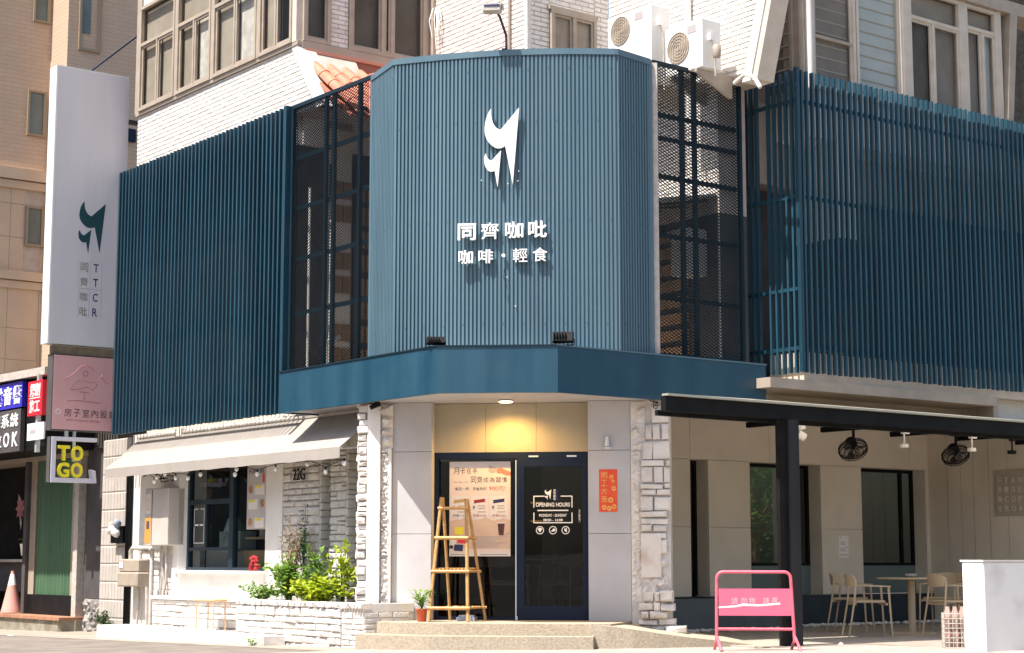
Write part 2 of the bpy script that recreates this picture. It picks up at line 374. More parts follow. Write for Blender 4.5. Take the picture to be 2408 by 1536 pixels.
def window(F, u0, u1, z0, z1, parent, cols, d=0, fw=.05, dep=.06, trim=None, glassm=None, backs=None, transom=None, gap=.05, rail=.035):
    trim = trim or m_trim; glassm = glassm or m_upwin
    g = G(); g.fb(F, u0, u1, d, d + dep, z0, z0 + fw); g.fb(F, u0, u1, d, d + dep, z1 - fw, z1)
    g.fb(F, u0, u0 + fw, d, d + dep - .002, z0 + fw, z1 - fw); g.fb(F, u1 - fw, u1, d, d + dep - .002, z0 + fw, z1 - fw)
    if transom: g.fb(F, u0 + fw, u1 - fw, d, d + dep - .004, transom - fw / 2, transom + fw / 2)
    top = (transom - fw / 2) if transom else z1 - fw
    cs = [u0 + fw + (u1 - u0 - 2 * fw) * c for c in [0] + cols + [1]]
    for c in cs[1:-1]: g.fb(F, c - fw * .4, c + fw * .4, d + .004, d + dep - .006, z0 + fw, top)
    w = obj("window", g, trim, parent)
    if transom:
        p = G(); p.fb(F, u0 + fw, u1 - fw, d - .004, d + .004, transom + fw / 2, z1 - fw); obj("pane", p, glassm, w)
        p = G(); p.fb(F, u0 + fw, u1 - fw, d - gap - .01, d - gap, transom + fw / 2, z1 - fw); obj("blind", p, m_screen, w)
    for i in range(len(cs) - 1):
        x0, x1 = cs[i] + (fw * .4 if i else 0), cs[i + 1] - (fw * .4 if i < len(cs) - 2 else 0)
        dd = d + (.012 if i % 2 else .0)
        s_ = G(); r = rail
        s_.fb(F, x0, x1, dd, dd + .03, z0 + fw, z0 + fw + r); s_.fb(F, x0, x1, dd, dd + .03, top - r, top); s_.fb(F, x0, x0 + r, dd, dd + .028, z0 + fw + r, top - r); s_.fb(F, x1 - r, x1, dd, dd + .028, z0 + fw + r, top - r)
        obj("sash", s_, trim, w)
        p = G(); p.fb(F, x0 + r, x1 - r, dd + .008, dd + .014, z0 + fw + r, top - r); obj("pane", p, glassm, w)
        bk = backs[i % len(backs)] if backs else None
        if bk:
            p = G(); p.fb(F, x0, x1, d - gap - .01, d - gap, z0 + fw, top); obj("blind", p, bk, w)
    return w

# ------------------------------------------------------------------ the corner building
cafe = thing("cafe_building", "white tiled corner building with a cafe under blue louvers and a chamfered doorway", "building", (0, .6, 0))
F0 = FY(0.0)
def wallbox(F, u0, u1, d0, d1, z0, z1, m=None, name="wall"):
    g = G(); g.fb(F, u0, u1, d0, d1, z0, z1); return obj(name, g, m or m_panel, cafe)
# chamfered doorway: three cement boards each side
for (x0, x1) in ((-1.44, -.955), (.965, 1.48)):
    wallbox(F0, x0, x1, -.5, -.031, .26, 3.0, m_mortar)
    for z0, z1 in ((.262, 1.297), (1.303, 2.297), (2.303, 2.90)):
        wallbox(F0, x0 + .003, x1, -.03, 0, z0, z1, m_panel, "wall_panel")
for x0, x1 in ((-.962, -.315), (-.311, .311), (.315, .968)):
    wallbox(F0, x0, x1, -.3, -.2, 2.30, 2.90, m_gold, "transom_panel")
wallbox(F0, -.97, .98, -.5, -.301, 2.2, 3.0, m_mortar)
# door: fixed pane left, sliding leaf right
dg_ = G()
for q in ((-.955, .965, -.34, -.205, 2.22, 2.299), (-.955, -.90, -.34, -.21, .30, 2.22), (.925, .965, -.34, -.21, .30, 2.22), (-.955, .965, -.34, -.21, .262, .30), (.055, .085, -.34, -.26, .30, 2.22)):
    dg_.fb(F0, *q)
dfr = obj("door_frame", dg_, m_navy, cafe)
g = G(); g.fb(F0, -.90, .055, -.30, -.29, .30, 2.22); obj("fixed_pane", g, m_doorglass, dfr)
g = G(); g.fb(F0, .055, .068, -.259, -.20, .27, 2.2); obj("edge_strip", g, m_alu, dfr)
lf = G()
for q in ((.07, .165, -.255, -.205, .27, 2.22), (.88, .924, -.255, -.205, .27, 2.22), (.165, .88, -.255, -.205, .27, .43), (.165, .88, -.255, -.205, 2.12, 2.22)): lf.fb(F0, *q)
leaf = obj("sliding_door", lf, m_navy, cafe)
g = G(); g.fb(F0, .165, .88, -.235, -.225, .43, 2.12); obj("pane", g, m_doorglass, leaf)
for x in (.28, .75):
    g = G(); g.fb(F0, x - .06, x + .06, -.204, -.19, 2.235, 2.255); obj("roller_clip", g, m_alu, dfr)
g = G(); g.fb(F0, .06, .085, -.2, -.17, .262, .31); obj("door_stop", g, m_alu, dfr)
# opening hours printed on the sliding pane
dp = -.222
hrs = G()
def bar(g, u0, u1, z0, z1, d=dp, t=.002, F=F0): g.fb(F, u0, u1, d, d + t, z0, z1)
x0, x1 = .275, .755
for q in ((x0, .42, 1.752, 1.764), (.61, x1, 1.752, 1.764), (x0, x0 + .012, 1.62, 1.752), (x1 - .012, x1, 1.62, 1.752), (x0 + .05, x1 - .05, 1.578, 1.592), (x0, x0 + .012, 1.43, 1.56), (x1 - .012, x1, 1.43, 1.56), (x0 + .012, x1 - .012, 1.43, 1.442)): bar(hrs, *q)
obj("printed_frame", hrs, m_letter, leaf)
ftxt("OPENING HOURS", "lettering", m_letter, leaf, F0, .515, dp, 1.655, w=.42, h=.05, depth=.002, bold=.02)
ftxt("MONDAY - SUNDAY", "lettering", m_letter, leaf, F0, .515, dp, 1.525, w=.34, h=.035, depth=.002, bold=.02)
ftxt("08:00 - 16:00", "lettering", m_letter, leaf, F0, .515, dp, 1.468, w=.24, h=.032, depth=.002, bold=.02)
ftxt("同\n齊\n咖\n吡", "lettering", m_letter, leaf, F0, .535, dp, 1.775, w=.03, h=.13, depth=.002, bold=.01)
ftxt("T\nT\nC\nR", "lettering", m_bsign, leaf, F0, .57, dp, 1.775, w=.022, h=.13, depth=.002, bold=.01)
ftxt("自\n動\n門", "lettering", m_letter, leaf, F0, .84, dp, 1.52, w=.02, h=.16, depth=.002)
for i, x in enumerate((.355, .515, .67)):
    g = G(); g.ring(F0, x, 1.345, .040, .049, dp, dp + .002)
    if i == 0: g.fprism(F0, [(x - .03, 1.36), (x - .015, 1.372), (x, 1.376), (x + .015, 1.372), (x + .03, 1.36), (x, 1.318)], dp, dp + .002)
    elif i == 1: g.fprism(F0, [(x - .03, 1.33), (x - .01, 1.345), (x + .005, 1.368), (x + .028, 1.36), (x + .032, 1.34), (x + .01, 1.328)], dp, dp + .002)
    else: g.fprism(F0, [(x - .016, 1.36), (x - .009, 1.378), (x - .004, 1.36), (x + .004, 1.36), (x + .009, 1.378), (x + .016, 1.36), (x + .014, 1.335), (x + .02, 1.318), (x, 1.328), (x - .014, 1.335)], dp, dp + .002)
    obj("printed_icon", g, m_letter, leaf)

# emblem: one large and one small curved wedge (unit box, drawn after the sign)
def arc(p0, c, p1, n=10): # quadratic curve
    return [((1 - t) ** 2 * p0[0] + 2 * t * (1 - t) * c[0] + t * t * p1[0], (1 - t) ** 2 * p0[1] + 2 * t * (1 - t) * c[1] + t * t * p1[1]) for t in [i / n for i in range(1, n + 1)]]
def wedge(x, z, w, h):
    # pts in unit coords: left horn, belly, right horn tip, spike
    pts = [(.18, 1.0)] + arc((.18, 1.0), (.12, .74), (.42, .745), 8) + [(.95, 1.0)] + [(.80, 0.0)] + [(.585, .52)] + arc((.585, .52), (.50, .47), (.36, .49), 5) + arc((.36, .49), (.05, .55), (.0, .80), 8) + arc((.0, .80), (.03, .93), (.18, 1.0), 4)[:-1]
    return [(x + a * w, z + b * h) for a, b in pts]
def emblem(F, u, z, w, h, d, t, m, parent, name="emblem"):
    big = wedge(u, z, w, h); sm = wedge(u - .03 * w, z - .02 * h, w * .52, h * .47)
    out = []
    for poly in (big, sm):
        g = G(); g.fprism(F, poly, d, d + t); out.append(obj(name, g, m, parent))
    return out
emblem(F0, .415, 1.715, .085, .125, dp, .002, m_letter, leaf, "printed_emblem")

# dark room behind the door with cafe chairs
room = G(); room.box(-1.46, 1.46, .42, 2.95, .2, .262)
for q in ((-1.46, -1.42, .5, 2.9, .26, 3.2), (1.42, 1.46, .5, 2.9, .26, 3.2), (-1.46, 1.46, 2.9, 2.95, .26, 3.2), (-1.46, 1.46, .5, 2.9, 3.1, 3.2)): room.box(*q)
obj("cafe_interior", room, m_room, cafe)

# long side, ground floor
A0 = FL(.8)
def L(u0, u1, z0, z1, d0=-.35, d1=0, m=None, name="wall"): return wallbox(A0, u0, u1, d0, d1, z0, z1, m or m_white, name)
L(-8.78, -7.12, -.2, 2.95)                        # white wall behind the meters
L(-7.12, -6.93, .2, 2.95, -.35, .10)              # jamb
L(-6.93, -4.47, -.1, .80, -.35, .03)              # below the window
L(-6.93, -4.47, 2.46, 2.95)
L(-4.47, -4.02, .1, 2.95, -.35, .02)              # plain post
L(-4.02, -3.08, .1, 2.9, -.3, -.03, m_mortar, "pier_core"); L(-2.80, -2.42, .1, 2.9, -.3, -.03, m_mortar, "pier_core"); L(-2.16, -1.6, .1, 2.9, -.5, -.12, m_mortar, "pier_core")
L(-4.02, -1.6, 2.44, 2.95, -.4, -.031, m_mortar, "lintel")
ashlar(A0, -4.02, -3.08, .42, 2.55, -.03, cafe, hr=(.07, .15)); ashlar(A0, -2.80, -2.42, .42, 2.55, -.03, cafe, hr=(.06, .13), wr=(.1, .26))
ashlar(A0, -8.2, -1.9, 2.62, 2.93, 0.0, cafe, hr=(.1, .16), wr=(.2, .5))
for b in (-3.08, -2.42): # stone returns facing the slots
    Fr = FR(b); ashlar(Fr, -.80, -.50, .42, 2.5, 0, cafe, hr=(.07, .14), wr=(.12, .3), dep=(.015, .03))
for u0, u1 in ((-3.08, -2.80), (-2.42, -2.16)):
    wallbox(A0, u0, u1, -.36, -.34, .35, 2.46, m_doorglass, "slot_pane")
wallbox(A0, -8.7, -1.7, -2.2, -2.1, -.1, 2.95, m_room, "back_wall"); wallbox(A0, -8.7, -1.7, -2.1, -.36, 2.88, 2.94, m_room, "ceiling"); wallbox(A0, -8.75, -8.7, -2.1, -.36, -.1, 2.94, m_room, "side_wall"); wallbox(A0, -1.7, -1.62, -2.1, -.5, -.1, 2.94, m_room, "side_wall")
# serving window
sw = G()
for q in ((-6.93, -4.47, -.12, -.04, .82, .88), (-6.93, -4.47, -.12, -.04, 2.40, 2.46), (-6.93, -6.87, -.12, -.042, .88, 2.40), (-4.53, -4.47, -.12, -.042, .88, 2.40), (-5.62, -5.50, -.12, -.035, .88, 2.40), (-6.87, -5.62, -.12, -.05, 1.80, 1.87), (-6.87, -5.62, -.12, -.05, 1.12, 1.17), (-6.38, -6.33, -.12, -.046, 1.17, 1.80)): sw.fb(A0, *q)
serv = obj("serving_window", sw, mat("dark_blue_frame", (.006, .020, .034), .4), cafe)
for q in ((-6.87, -6.38, 1.17, 1.80), (-6.33, -5.62, 1.17, 1.80), (-6.87, -5.62, .88, 1.12), (-6.87, -5.62, 1.87, 2.40), (-5.50, -4.53, .88, 2.40)):
    g = G(); g.fb(A0, q[0], q[1], -.09, -.082, q[2], q[3]); obj("pane", g, m_win, serv)
g = G(); g.fb(A0, -7.0, -4.4, -.04, .14, .80, .835); obj("window_sill", g, m_white, cafe)
# things seen through the serving window
g = G(); g.fb(A0, -6.8, -5.66, -.9, -.3, .80, 1.10); g.fb(A0, -6.6, -5.7, -.7, -.2, 1.10, 1.14)
counter = obj("cafe_counter", g, mat("pale_counter", (.55, .58, .58), .4), label="pale counter just inside the serving window", cat="counter")
g = G(); g.fb(A0, -6.30, -5.66, -.5, -.25, 1.145, 1.40); g.lathe([(.16, 0), (.10, .18), (.04, .24)], A0.p(-6.05, -.36, 1.40), 14)
obj("coffee_machine", g, mat("pale_machine", (.5, .6, .6), .3, metal=.3), label="pale metal coffee machine on the counter behind the serving window", cat="machine")
g = G(); g.fb(A0, -5.48, -4.60, -.6, -.2, .80, 1.12); g.fb(A0, -5.44, -4.62, -.5, -.2, 1.28, 1.31)
obj("pastry_shelf", g, m_wood, label="wooden shelf behind the narrow pane of the serving window", cat="shelf")
for k, x in enumerate((-5.2, -5.02, -4.85)):
    g = G(); g.fb(A0, x, x + .14, -.42, -.3, 1.31, 1.62); g.fb(A0, x + .02, x + .12, -.40, -.32, 1.62, 1.635); obj("paper_bag", g, m_white, label=["white paper bag nearest the blue post on the wooden shelf", "middle one of three white paper bags on the wooden shelf", "white paper bag nearest the plain post on the wooden shelf"][k], cat="bag", group="bags on the shelf")
# 226-style house number and emblem plate
ftxt("22G", "house_number", m_black, cafe, A0, -3.56, .03, 2.13, w=.31, h=.16, depth=.012)

# long side, upper storey behind the louvers, and the tiled storey above
L(-8.70, -3.33, 2.95, 7.0, -.6, -.2, m_panelw)
m_dusk = mat('dim_blind', (.15, .13, .115), .6, c2=(.11, .095, .085), scale=3)
B1, A2, B2, A3 = -3.33, -1.12, -1.05, -2.56
bay = FL(1.1)
wallbox(bay, -8.30, B1, -.9, -.012, 6.9, 8.0, m_grout)
wallbox(bay, -8.32, B1 + .05, -.9, .035, 7.985, 8.04, m_trim, "window_ledge")
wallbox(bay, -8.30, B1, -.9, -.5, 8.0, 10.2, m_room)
wallbox(bay, -8.36, -8.20, -.9, .03, 8.04, 10.2, m_trim, "corner_post")
for (u0, u1) in ((-8.20, -6.98), (-6.90, -5.80), (-5.72, -4.42), (-4.34, -3.42)):
    window(bay, u0, u1, 8.04, 9.75, cafe, [.5], backs=[m_screen, m_curtain] if u0 > -7 else [m_screen, m_screen], transom=9.12)
    wallbox(bay, u0, u1, -.5, .0, 9.76, 10.2, m_tile)
for u in (-6.94, -5.76, -4.38): wallbox(bay, u - .04, u + .04, -.2, .045, 8.04, 9.76, m_trim, "window_post")
wallbox(bay, -3.42, B1 + .02, -.10, .04, 8.04, 10.2, m_cream, "corner_post")
tiles(bay, -8.30, B1, 7.02, 7.985, -.012, cafe, edge=lambda z: (-8.30, B1 - .12 + (8.0 - z) * .62))
# sloping white end trim of the bay
g = G(); g.fprism(bay, [(B1 - .14, 7.985), (B1 + .02, 7.985), (-2.62, 7.0), (-2.78, 7.0)], -.25, .02); obj("sloping_trim", g, m_white, cafe)
g = G(); g.fprism(bay, [(B1 - .1, 7.98), (B1 + .0, 7.98), (-2.66, 7.0), (-3.3, 7.0)], -.9, -.014); obj("bay_end", g, m_grout, cafe)
# recessed face with windows (short-side direction)
R1 = FR(B1)
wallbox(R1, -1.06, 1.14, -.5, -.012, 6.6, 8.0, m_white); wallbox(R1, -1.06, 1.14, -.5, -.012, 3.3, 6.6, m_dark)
wallbox(R1, -1.06, 1.14, -.5, -.3, 8.0, 10.2, m_room)
window(R1, -1.04, -.60, 8.06, 10.1, cafe, [], backs=[m_dusk])
wallbox(R1, -.60, -.30, -.3, .02, 8.0, 10.2, m_grout); tiles(R1, -.59, -.31, 8.0, 10.2, .02, cafe, single=True)
window(R1, -.30, 1.02, 8.06, 10.1, cafe, [.42, .55], backs=[m_dusk, m_trim, m_dusk], fw=.06)
wallbox(R1, 1.02, 1.12, -.3, .03, 8.0, 10.2, m_trim, "window_post")
wallbox(R1, -1.06, 1.12, -.3, .06, 7.95, 8.055, m_trim, "window_ledge")
# lit tiled face
L2 = FL(A2); wallbox(L2, B1, B2 - .014, -.5, -.012, 3.3, 10.2, m_grout); tiles(L2, B1 + .12, B2, 6.9, 9.4, -.012, cafe, single=True)
wallbox(L2, B1 + .01, B1 + .12, -.01, .04, 6.9, 10.2, m_trim, "window_post")
wallbox(L2, B2 - .05, B2 + .017, -.05, .017, 6.9, 9.6, m_tile, "corner_tile")
R2 = FR(B2); wallbox(R2, -A2 + .016, -A3, -.5, -.012, 3.3, 10.2, m_grout)
for (u0, u1, z0, z1) in ((1.12, 1.50, 6.9, 9.3), (2.30, 2.56, 6.9, 9.3), (1.50, 2.30, 8.45, 9.3), (1.50, 2.30, 6.9, 7.5)): tiles(R2, u0, u1, z0, z1, -.012, cafe)
window(R2, 1.50, 2.30, 7.5, 8.42, cafe, [.5], d=-.005, backs=[m_dusk, m_room]); wallbox(R2, 1.47, 2.33, -.05, .05, 8.42, 8.47, m_trim, "window_hood")
L3 = FL(A3); wallbox(L3, B2, 1.62, -.5, -.012, 7.08, 10.5, m_grout); wallbox(L3, B2, 1.08, -.5, -.012, 5.4, 7.08, m_grout); wallbox(L3, B2, 1.08, -.5, -.012, 3.3, 5.4, m_dark)  # lowest wall in charcoal: shade under the lean-to put into its colour
tiles(L3, B2, 1.7, 5.6, 9.3, -.012, cafe, edge=lambda z: (B2, min(2.2, 1.58 + (z - 7.05) * .30) if z > 7.1 else 1.08))
g = G(); g.fprism(L3, [(1.56, 7.0), (1.70, 7.0), (2.02, 8.1), (2.20, 8.75), (2.06, 8.75), (1.88, 8.1)], -.3, .02); obj("sloping_trim", g, m_white, cafe)
g = G(); g.fprism(L3, [(1.705, 7.0), (1.80, 7.0), (2.30, 8.75), (2.20, 8.75)], -.3, .0); obj("trim_side", g, m_cream, cafe)
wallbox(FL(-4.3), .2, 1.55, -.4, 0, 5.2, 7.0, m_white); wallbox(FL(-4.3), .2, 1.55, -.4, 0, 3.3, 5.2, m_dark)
# short side: bay with windows above the louvers
bl = FL(-3.667); wallbox(bl, .55, 1.40, -.5, -.3, 7.0, 10.2, m_room); window(bl, .88, 1.42, 7.0, 10, cafe, [], backs=[m_screen]); wallbox(bl, .5, .88, -.4, .0, 7.0, 10.2, m_trim)
for k in range(14):
    g = G(); g.fb(bl, .93, 1.37, -.03, .02, 7.1 + k * .16, 7.12 + k * .16); obj("louvre_slat", g, m_elbox, cafe)
wallbox(bl, 1.42, 1.52, -.3, .02, 6.9, 10.2, m_trim, "corner_post")
RB = FR(1.5); wallbox(RB, 3.68, 8.2, -.9, -.5, 6.9, 10.2, m_room); wallbox(RB, 3.72, 8.0, -.9, .02, 6.5, 7.15, m_white)
m_blindb = mat("pale_blue_blind", (.62, .69, .73), .6, c2=(.56, .63, .67), scale=3)
m_blindd = mat("taupe_blind", (.33, .285, .26), .6, c2=(.28, .24, .22), scale=3)
window(RB, 3.86, 4.72, 7.15, 10.2, cafe, [], backs=[m_blindd], gap=.03, trim=m_cream); wallbox(RB, 3.90, 4.66, .0, .05, 7.86, 7.90, m_trim, "window_bar")
window(RB, 4.74, 5.70, 7.15, 10.2, cafe, [], backs=[m_blindb], gap=.03, trim=m_cream)
for u0, u1 in ((3.94, 4.62), (4.82, 5.62)):
    for k in range(9):
        g = G(); g.fb(RB, u0, u1, -.03, -.022, 7.28 + k * .17, 7.30 + k * .17); obj("louvre_slat", g, m_elbox, cafe)
window(RB, 5.84, 6.98, 7.15, 8.95, cafe, [.45], backs=[m_dusk, m_blindd], transom=8.52, trim=m_cream)
window(RB, 7.08, 7.80, 7.15, 8.95, cafe, [.55], backs=[m_blindd, m_blindb], transom=8.60, trim=m_cream)
for u0, u1 in ((3.68, 3.86), (5.70, 5.84), (6.98, 7.08), (7.80, 7.90)): wallbox(RB, u0, u1, -.3, .06, 6.9, 10.2, m_cream, "window_post")
wallbox(RB, 5.70, 9.5, -.3, .12, 8.96, 9.15, m_trim, "eave_board")
g = G(); g.tube([RB.p(3.75, .1, 6.8), RB.p(3.75, .1, 10.2)], .05, 14); obj("drain_pipe", g, m_white, cafe, smooth=True)
g = G(); g.fprism(RB, [(7.88, 7.0), (8.0, 7.0), (8.22, 8.96), (8.06, 8.96)], -.3, .12); obj("sloping_trim", g, m_trim, cafe)
wallbox(RB, 7.9, 11, -1.2, -.9, 3.0, 10.2, mat("dark_brown_brick", (.10, .085, .07), .9, c2=(.06, .05, .04), scale=12, bump=.5, bscale=30))  # dark brown brick, mottled darker by noise
# short side first floor wall behind louvers
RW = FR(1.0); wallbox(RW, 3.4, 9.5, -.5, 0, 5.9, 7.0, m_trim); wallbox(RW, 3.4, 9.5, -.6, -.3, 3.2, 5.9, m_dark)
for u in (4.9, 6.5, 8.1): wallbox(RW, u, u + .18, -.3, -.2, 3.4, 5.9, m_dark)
wallbox(FR(1.62), 3.5, 9.6, -.6, 0, 3.25, 3.62, m_cream, "parapet")
wallbox(FR(1.7), 2.80, 7.30, -.7, 0, 3.12, 3.245, m_trim, "balcony_slab")
wallbox(FR(1.62), 7.32, 7.42, -.3, 0, 2.8, 3.26, m_trim, "slab_post"); wallbox(FR(1.4), 7.42, 12, -.4, 0, 2.95, 3.4, m_tile)
# floor slab over the arcade
g = G(); g.ab(-12, -1.6, -1.75, 1.0, 3.06, 3.2); obj("soffit", g, m_panelw, cafe)

# short side, arcade wall set back
RA = FR(-1.3); a_ops = [(4.24, 4.59, .47), (5.43, 6.93, .49), (7.85, 9.36, .49)]
segs = [(1.8, 4.24), (4.59, 5.43), (6.93, 7.85), (9.36, 9.50)]
for u0, u1 in segs:
    wallbox(RA, u0, u1, -.32, -.032, .0, 3.06, m_panelw)
    for z0, z1 in ((.475, 1.447), (1.453, 2.407)): wallbox(RA, u0 + .003, u1 - .003, -.03, 0, z0, z1, m_panelw, "wall_panel")
wallbox(RA, 1.8, 9.5, -.32, -.032, 2.409, 3.06, m_panelw)
for u0, u1 in ((1.8, 3.3), (3.306, 4.236), (4.242, 5.84), (5.846, 7.42), (7.426, 9.0), (9.006, 9.44)): wallbox(RA, u0, u1, -.03, 0, 2.413, 3.06, m_panelw, "wall_panel")
m_base = mat("navy_base_board", (.010, .022, .038), .5, c2=(.016, .032, .048), scale=3)
wallbox(RA, 1.8, 9.44, -.32, .05, .0, .465, m_base, "base_board")
m_arcglass = glass("arcade_glass", (.20, .21, .20), 2.4, .01, .0)
for i, (u0, u1, zb) in enumerate(a_ops):
    g = G(); zs = .49 if i == 0 else .90
    fw = .045
    g.fb(RA, u0, u1, -.30, -.24, zs, zs + fw); g.fb(RA, u0, u1, -.30, -.24, 2.36, 2.41); g.fb(RA, u0, u0 + fw, -.30, -.242, zs + fw, 2.36); g.fb(RA, u1 - fw, u1, -.30, -.242, zs + fw, 2.36)
    if i: g.fb(RA, u1 - .32, u1 - .27, -.30, -.243, zs + fw, 2.36)
    w = obj("window", g, m_black, cafe)
    p = G(); p.fb(RA, u0 + fw, u1 - fw, -.275, -.268, zs + fw, 2.36); obj("pane", p, m_arcglass, w)
    wallbox(RA, u0, u1, -.32, -.30, zb, 2.41, m_room, "reveal_back") if i == 0 else None
    if i:
        wallbox(RA, u0, u1, -.32, -.245, .47, zs, m_teal, "sill_board")
        wallbox(RA, u0, u1, -1.6, -1.55, .4, 2.5, m_room, "interior_wall")
# side wall of vertical boards
SA = FL(-9.44); eds = [-1.305, -.92, -.66, -.42, -.12, .22, .56, .90, 1.25, 1.6]
wallbox(SA, -1.3, 1.6, -.3, -.025, 0, 3.4, m_dark)
for k in range(len(eds) - 1): wallbox(SA, eds[k] + .005, eds[k + 1] - .005, -.024, random.uniform(-.002, .002), .0, 3.3, m_panelw, "wall_board")
# ------------------------------------------------------------------ blue louvers, long side
def slat_mesh(w, d, h, m, name="slat"):
    g = G(); g.box(0, w, -d, 0, 0, h); me = to_mesh(name, g); me.materials.append(m); return me
LV = FL(1.14)
lou = thing("louver_screen", "dark blue vertical fin screen on the long side, over the grey awning", "louver screen", LV.p(-6, 0, 2.93))
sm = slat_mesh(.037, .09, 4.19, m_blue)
for k in range(45):
    u = -8.64 + k * .1178
    inst("slat", sm, lou, LV.p(u + random.uniform(-.004, .004), 0, 2.93 + random.uniform(-.006, .006)), (LV.U, -LV.N, UP + LV.U * random.uniform(-.0012, .0012)))
for z in (3.15, 4.3, 5.5, 6.75):
    g = G(); g.fb(LV, -8.66, -3.40, -.05, -.004, z, z + .05); obj("rail", g, m_blue, lou)
g = G(); g.fb(LV, -3.46, -3.385, -.06, .09, 2.93, 7.13); obj("end_post", g, m_blue, lou)

# ------------------------------------------------------------------ blue louvers, short side
LR = FR(1.70)
lor = thing("louver_screen", "blue fin screen wrapping the balcony on the short side, tips catching sun", "louver screen", LR.p(6, 0, 3.3))
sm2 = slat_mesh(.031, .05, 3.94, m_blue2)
for k in range(56):
    u = 3.42 + k * .1045
    inst("slat", sm2, lor, LR.p(u + random.uniform(-.004, .004), 0, 3.34 + random.uniform(-.008, .008)), (LR.U, -LR.N, UP + LR.U * random.uniform(-.0015, .0015)))
LT = FL(-3.33)
for k in range(9):
    u = .775 + k * .105
    if k == 3: continue
    inst("slat", sm2, lor, LT.p(u, -.05, 3.34 + random.uniform(-.008, .008)), (LT.U, -LT.N, UP))
g = G(); g.fb(LR, 3.33, 3.385, 0, .055, 3.34, 7.30); obj("corner_post", g, m_blue, lor)
for z in (6.86, 5.60, 4.40, 3.64):
    g = G(); g.fb(LR, 3.39, 9.3, -.045, -.003, z, z + .045); obj("rail", g, m_blue, lor)
    g = G(); g.fb(LT, .70, 1.69, -.045, -.003 - .05 + .045, z - .01, z + .035); obj("rail", g, m_blue, lor)

# ------------------------------------------------------------------ expanded-metal screens
def mesh_screen(F, u0, u1, z0, z1, verts, rails, label):
    t = thing("mesh_screen", label, "mesh screen", F.p((u0 + u1) / 2, 0, z0))
    for q in ((u0, u1, z0, z0 + .05), (u0, u1, z1 - .05, z1), (u0, u0 + .05, z0 + .05, z1 - .05), (u1 - .05, u1, z0 + .05, z1 - .05)):
        g = G(); g.fb(F, q[0], q[1], -.05, 0, q[2], q[3]); obj("frame_bar", g, m_darkframe, t)
    for v in verts:
        u = u0 + (u1 - u0) * v; g = G(); g.fb(F, u - .03, u + .03, -.055, -.012, z0 + .05, z1 - .05); obj("post", g, m_darkframe, t)
    for v in rails:
        z = z1 - (z1 - z0) * v; g = G(); g.fb(F, u0 + .05, u1 - .05, -.075, -.056, z - .03, z + .03); obj("rail", g, m_darkframe, t)
    w, h = .040, .0205
    n = int((u1 - u0 - .06) / w); m_ = int((z1 - z0 - .06) / h)
    g = G(); off = UP * .0125 + F.N * .007
    for k in range(m_):
        b0 = len(g.v)
        for i in range(n + 1):
            p = F.p(u0 + .03 + i * w, -.008, z0 + .03 + (k + ((i + k) % 2)) * h); g.v += [p, p + off]
        for i in range(n): q = b0 + 2 * i; g.f.append([q, q + 2, q + 3, q + 1])
    obj("expanded_metal", g, m_darkframe, t, fix=False, kind="stuff")
    return t
mesh_screen(FL(1.15), -3.38, -1.36, 3.45, 7.13, (.43, .53, .84), (.2, .39, .58, .78), "dark expanded metal screen between the long fin screen and the curved blue panel")
mesh_screen(FR(1.2), 1.34, 2.88, 3.45, 7.17, (.33, .47), (.18, .26, .39, .59, .80), "dark expanded metal screen below the air conditioners")

# ------------------------------------------------------------------ curved ribbed panel
def catmull(P, n=24):
    out = []
    Q = [P[0] * 2 - P[1]] + P + [P[-1] * 2 - P[-2]]
    for i in range(1, len(Q) - 2):
        for k in range(n):
            t = k / n
            out.append(.5 * ((2 * Q[i]) + (-Q[i - 1] + Q[i + 1]) * t + (2 * Q[i - 1] - 5 * Q[i] + 4 * Q[i + 1] - Q[i + 2]) * t * t + (-Q[i - 1] + 3 * Q[i] - 3 * Q[i + 1] + Q[i + 2]) * t ** 3))
    return out + [P[-1]]
pc = [Vector((-1.755, .10)), Vector((-1.335, -.57))]
arcp = catmull([Vector((-1.335, -.57)), Vector((-.62, -.715)), Vector((.07, -.785)), Vector((.745, -.76)), Vector((1.395, -.66))])
plan = [pc[0]] + arcp + [Vector((1.762, -.17))]
def walk(plan, step):
    out = []; acc = 0; nxt = step * .5
    for p, q in zip(plan, plan[1:]):
        L_ = (q - p).length; t = (q - p).normalized()
        while nxt <= acc + L_: out.append((p + t * (nxt - acc), t)); nxt += step
        acc += L_
    return out
pan = thing("curved_panel", "tall curved ribbed blue panel over the corner doorway", "facade panel", (0, -1.0, 3.4))
def strip(plan, d0, d1, z0, z1):
    g = G(); n = len(plan)
    for i, p in enumerate(plan):
        t = (plan[min(i + 1, n - 1)] - plan[max(i - 1, 0)]).normalized(); nn = Vector((t.y, -t.x))
        for d in (d0, d1):
            for z in (z0, z1): g.v.append(Vector((p.x + nn.x * d, p.y + nn.y * d, z)))
    for i in range(n - 1):
        a = 4 * i; b = a + 4
        g.f += [[a, b, b + 1, a + 1], [a + 2, a + 3, b + 3, b + 2], [a + 1, b + 1, b + 3, a + 3], [a, a + 2, b + 2, b]]
    g.f += [[0, 1, 3, 2], [4 * (n - 1), 4 * (n - 1) + 2, 4 * (n - 1) + 3, 4 * (n - 1) + 1]]
    return g
obj("backing_sheet", strip(plan, -.04, 0, 3.43, 7.05), m_bluep, pan)
obj("top_trim", strip(plan, -.06, .032, 7.02, 7.095), m_bluep, pan)
rm = G(); rm.hexa([(-.017, 0, 0), (-.012, -.022, 0), (.012, -.022, 0), (.017, 0, 0), (-.017, 0, 3.59), (-.012, -.022, 3.59), (.012, -.022, 3.59), (.017, 0, 3.59)])
rme = to_mesh("rib", rm); rme.materials.append(m_bluep)
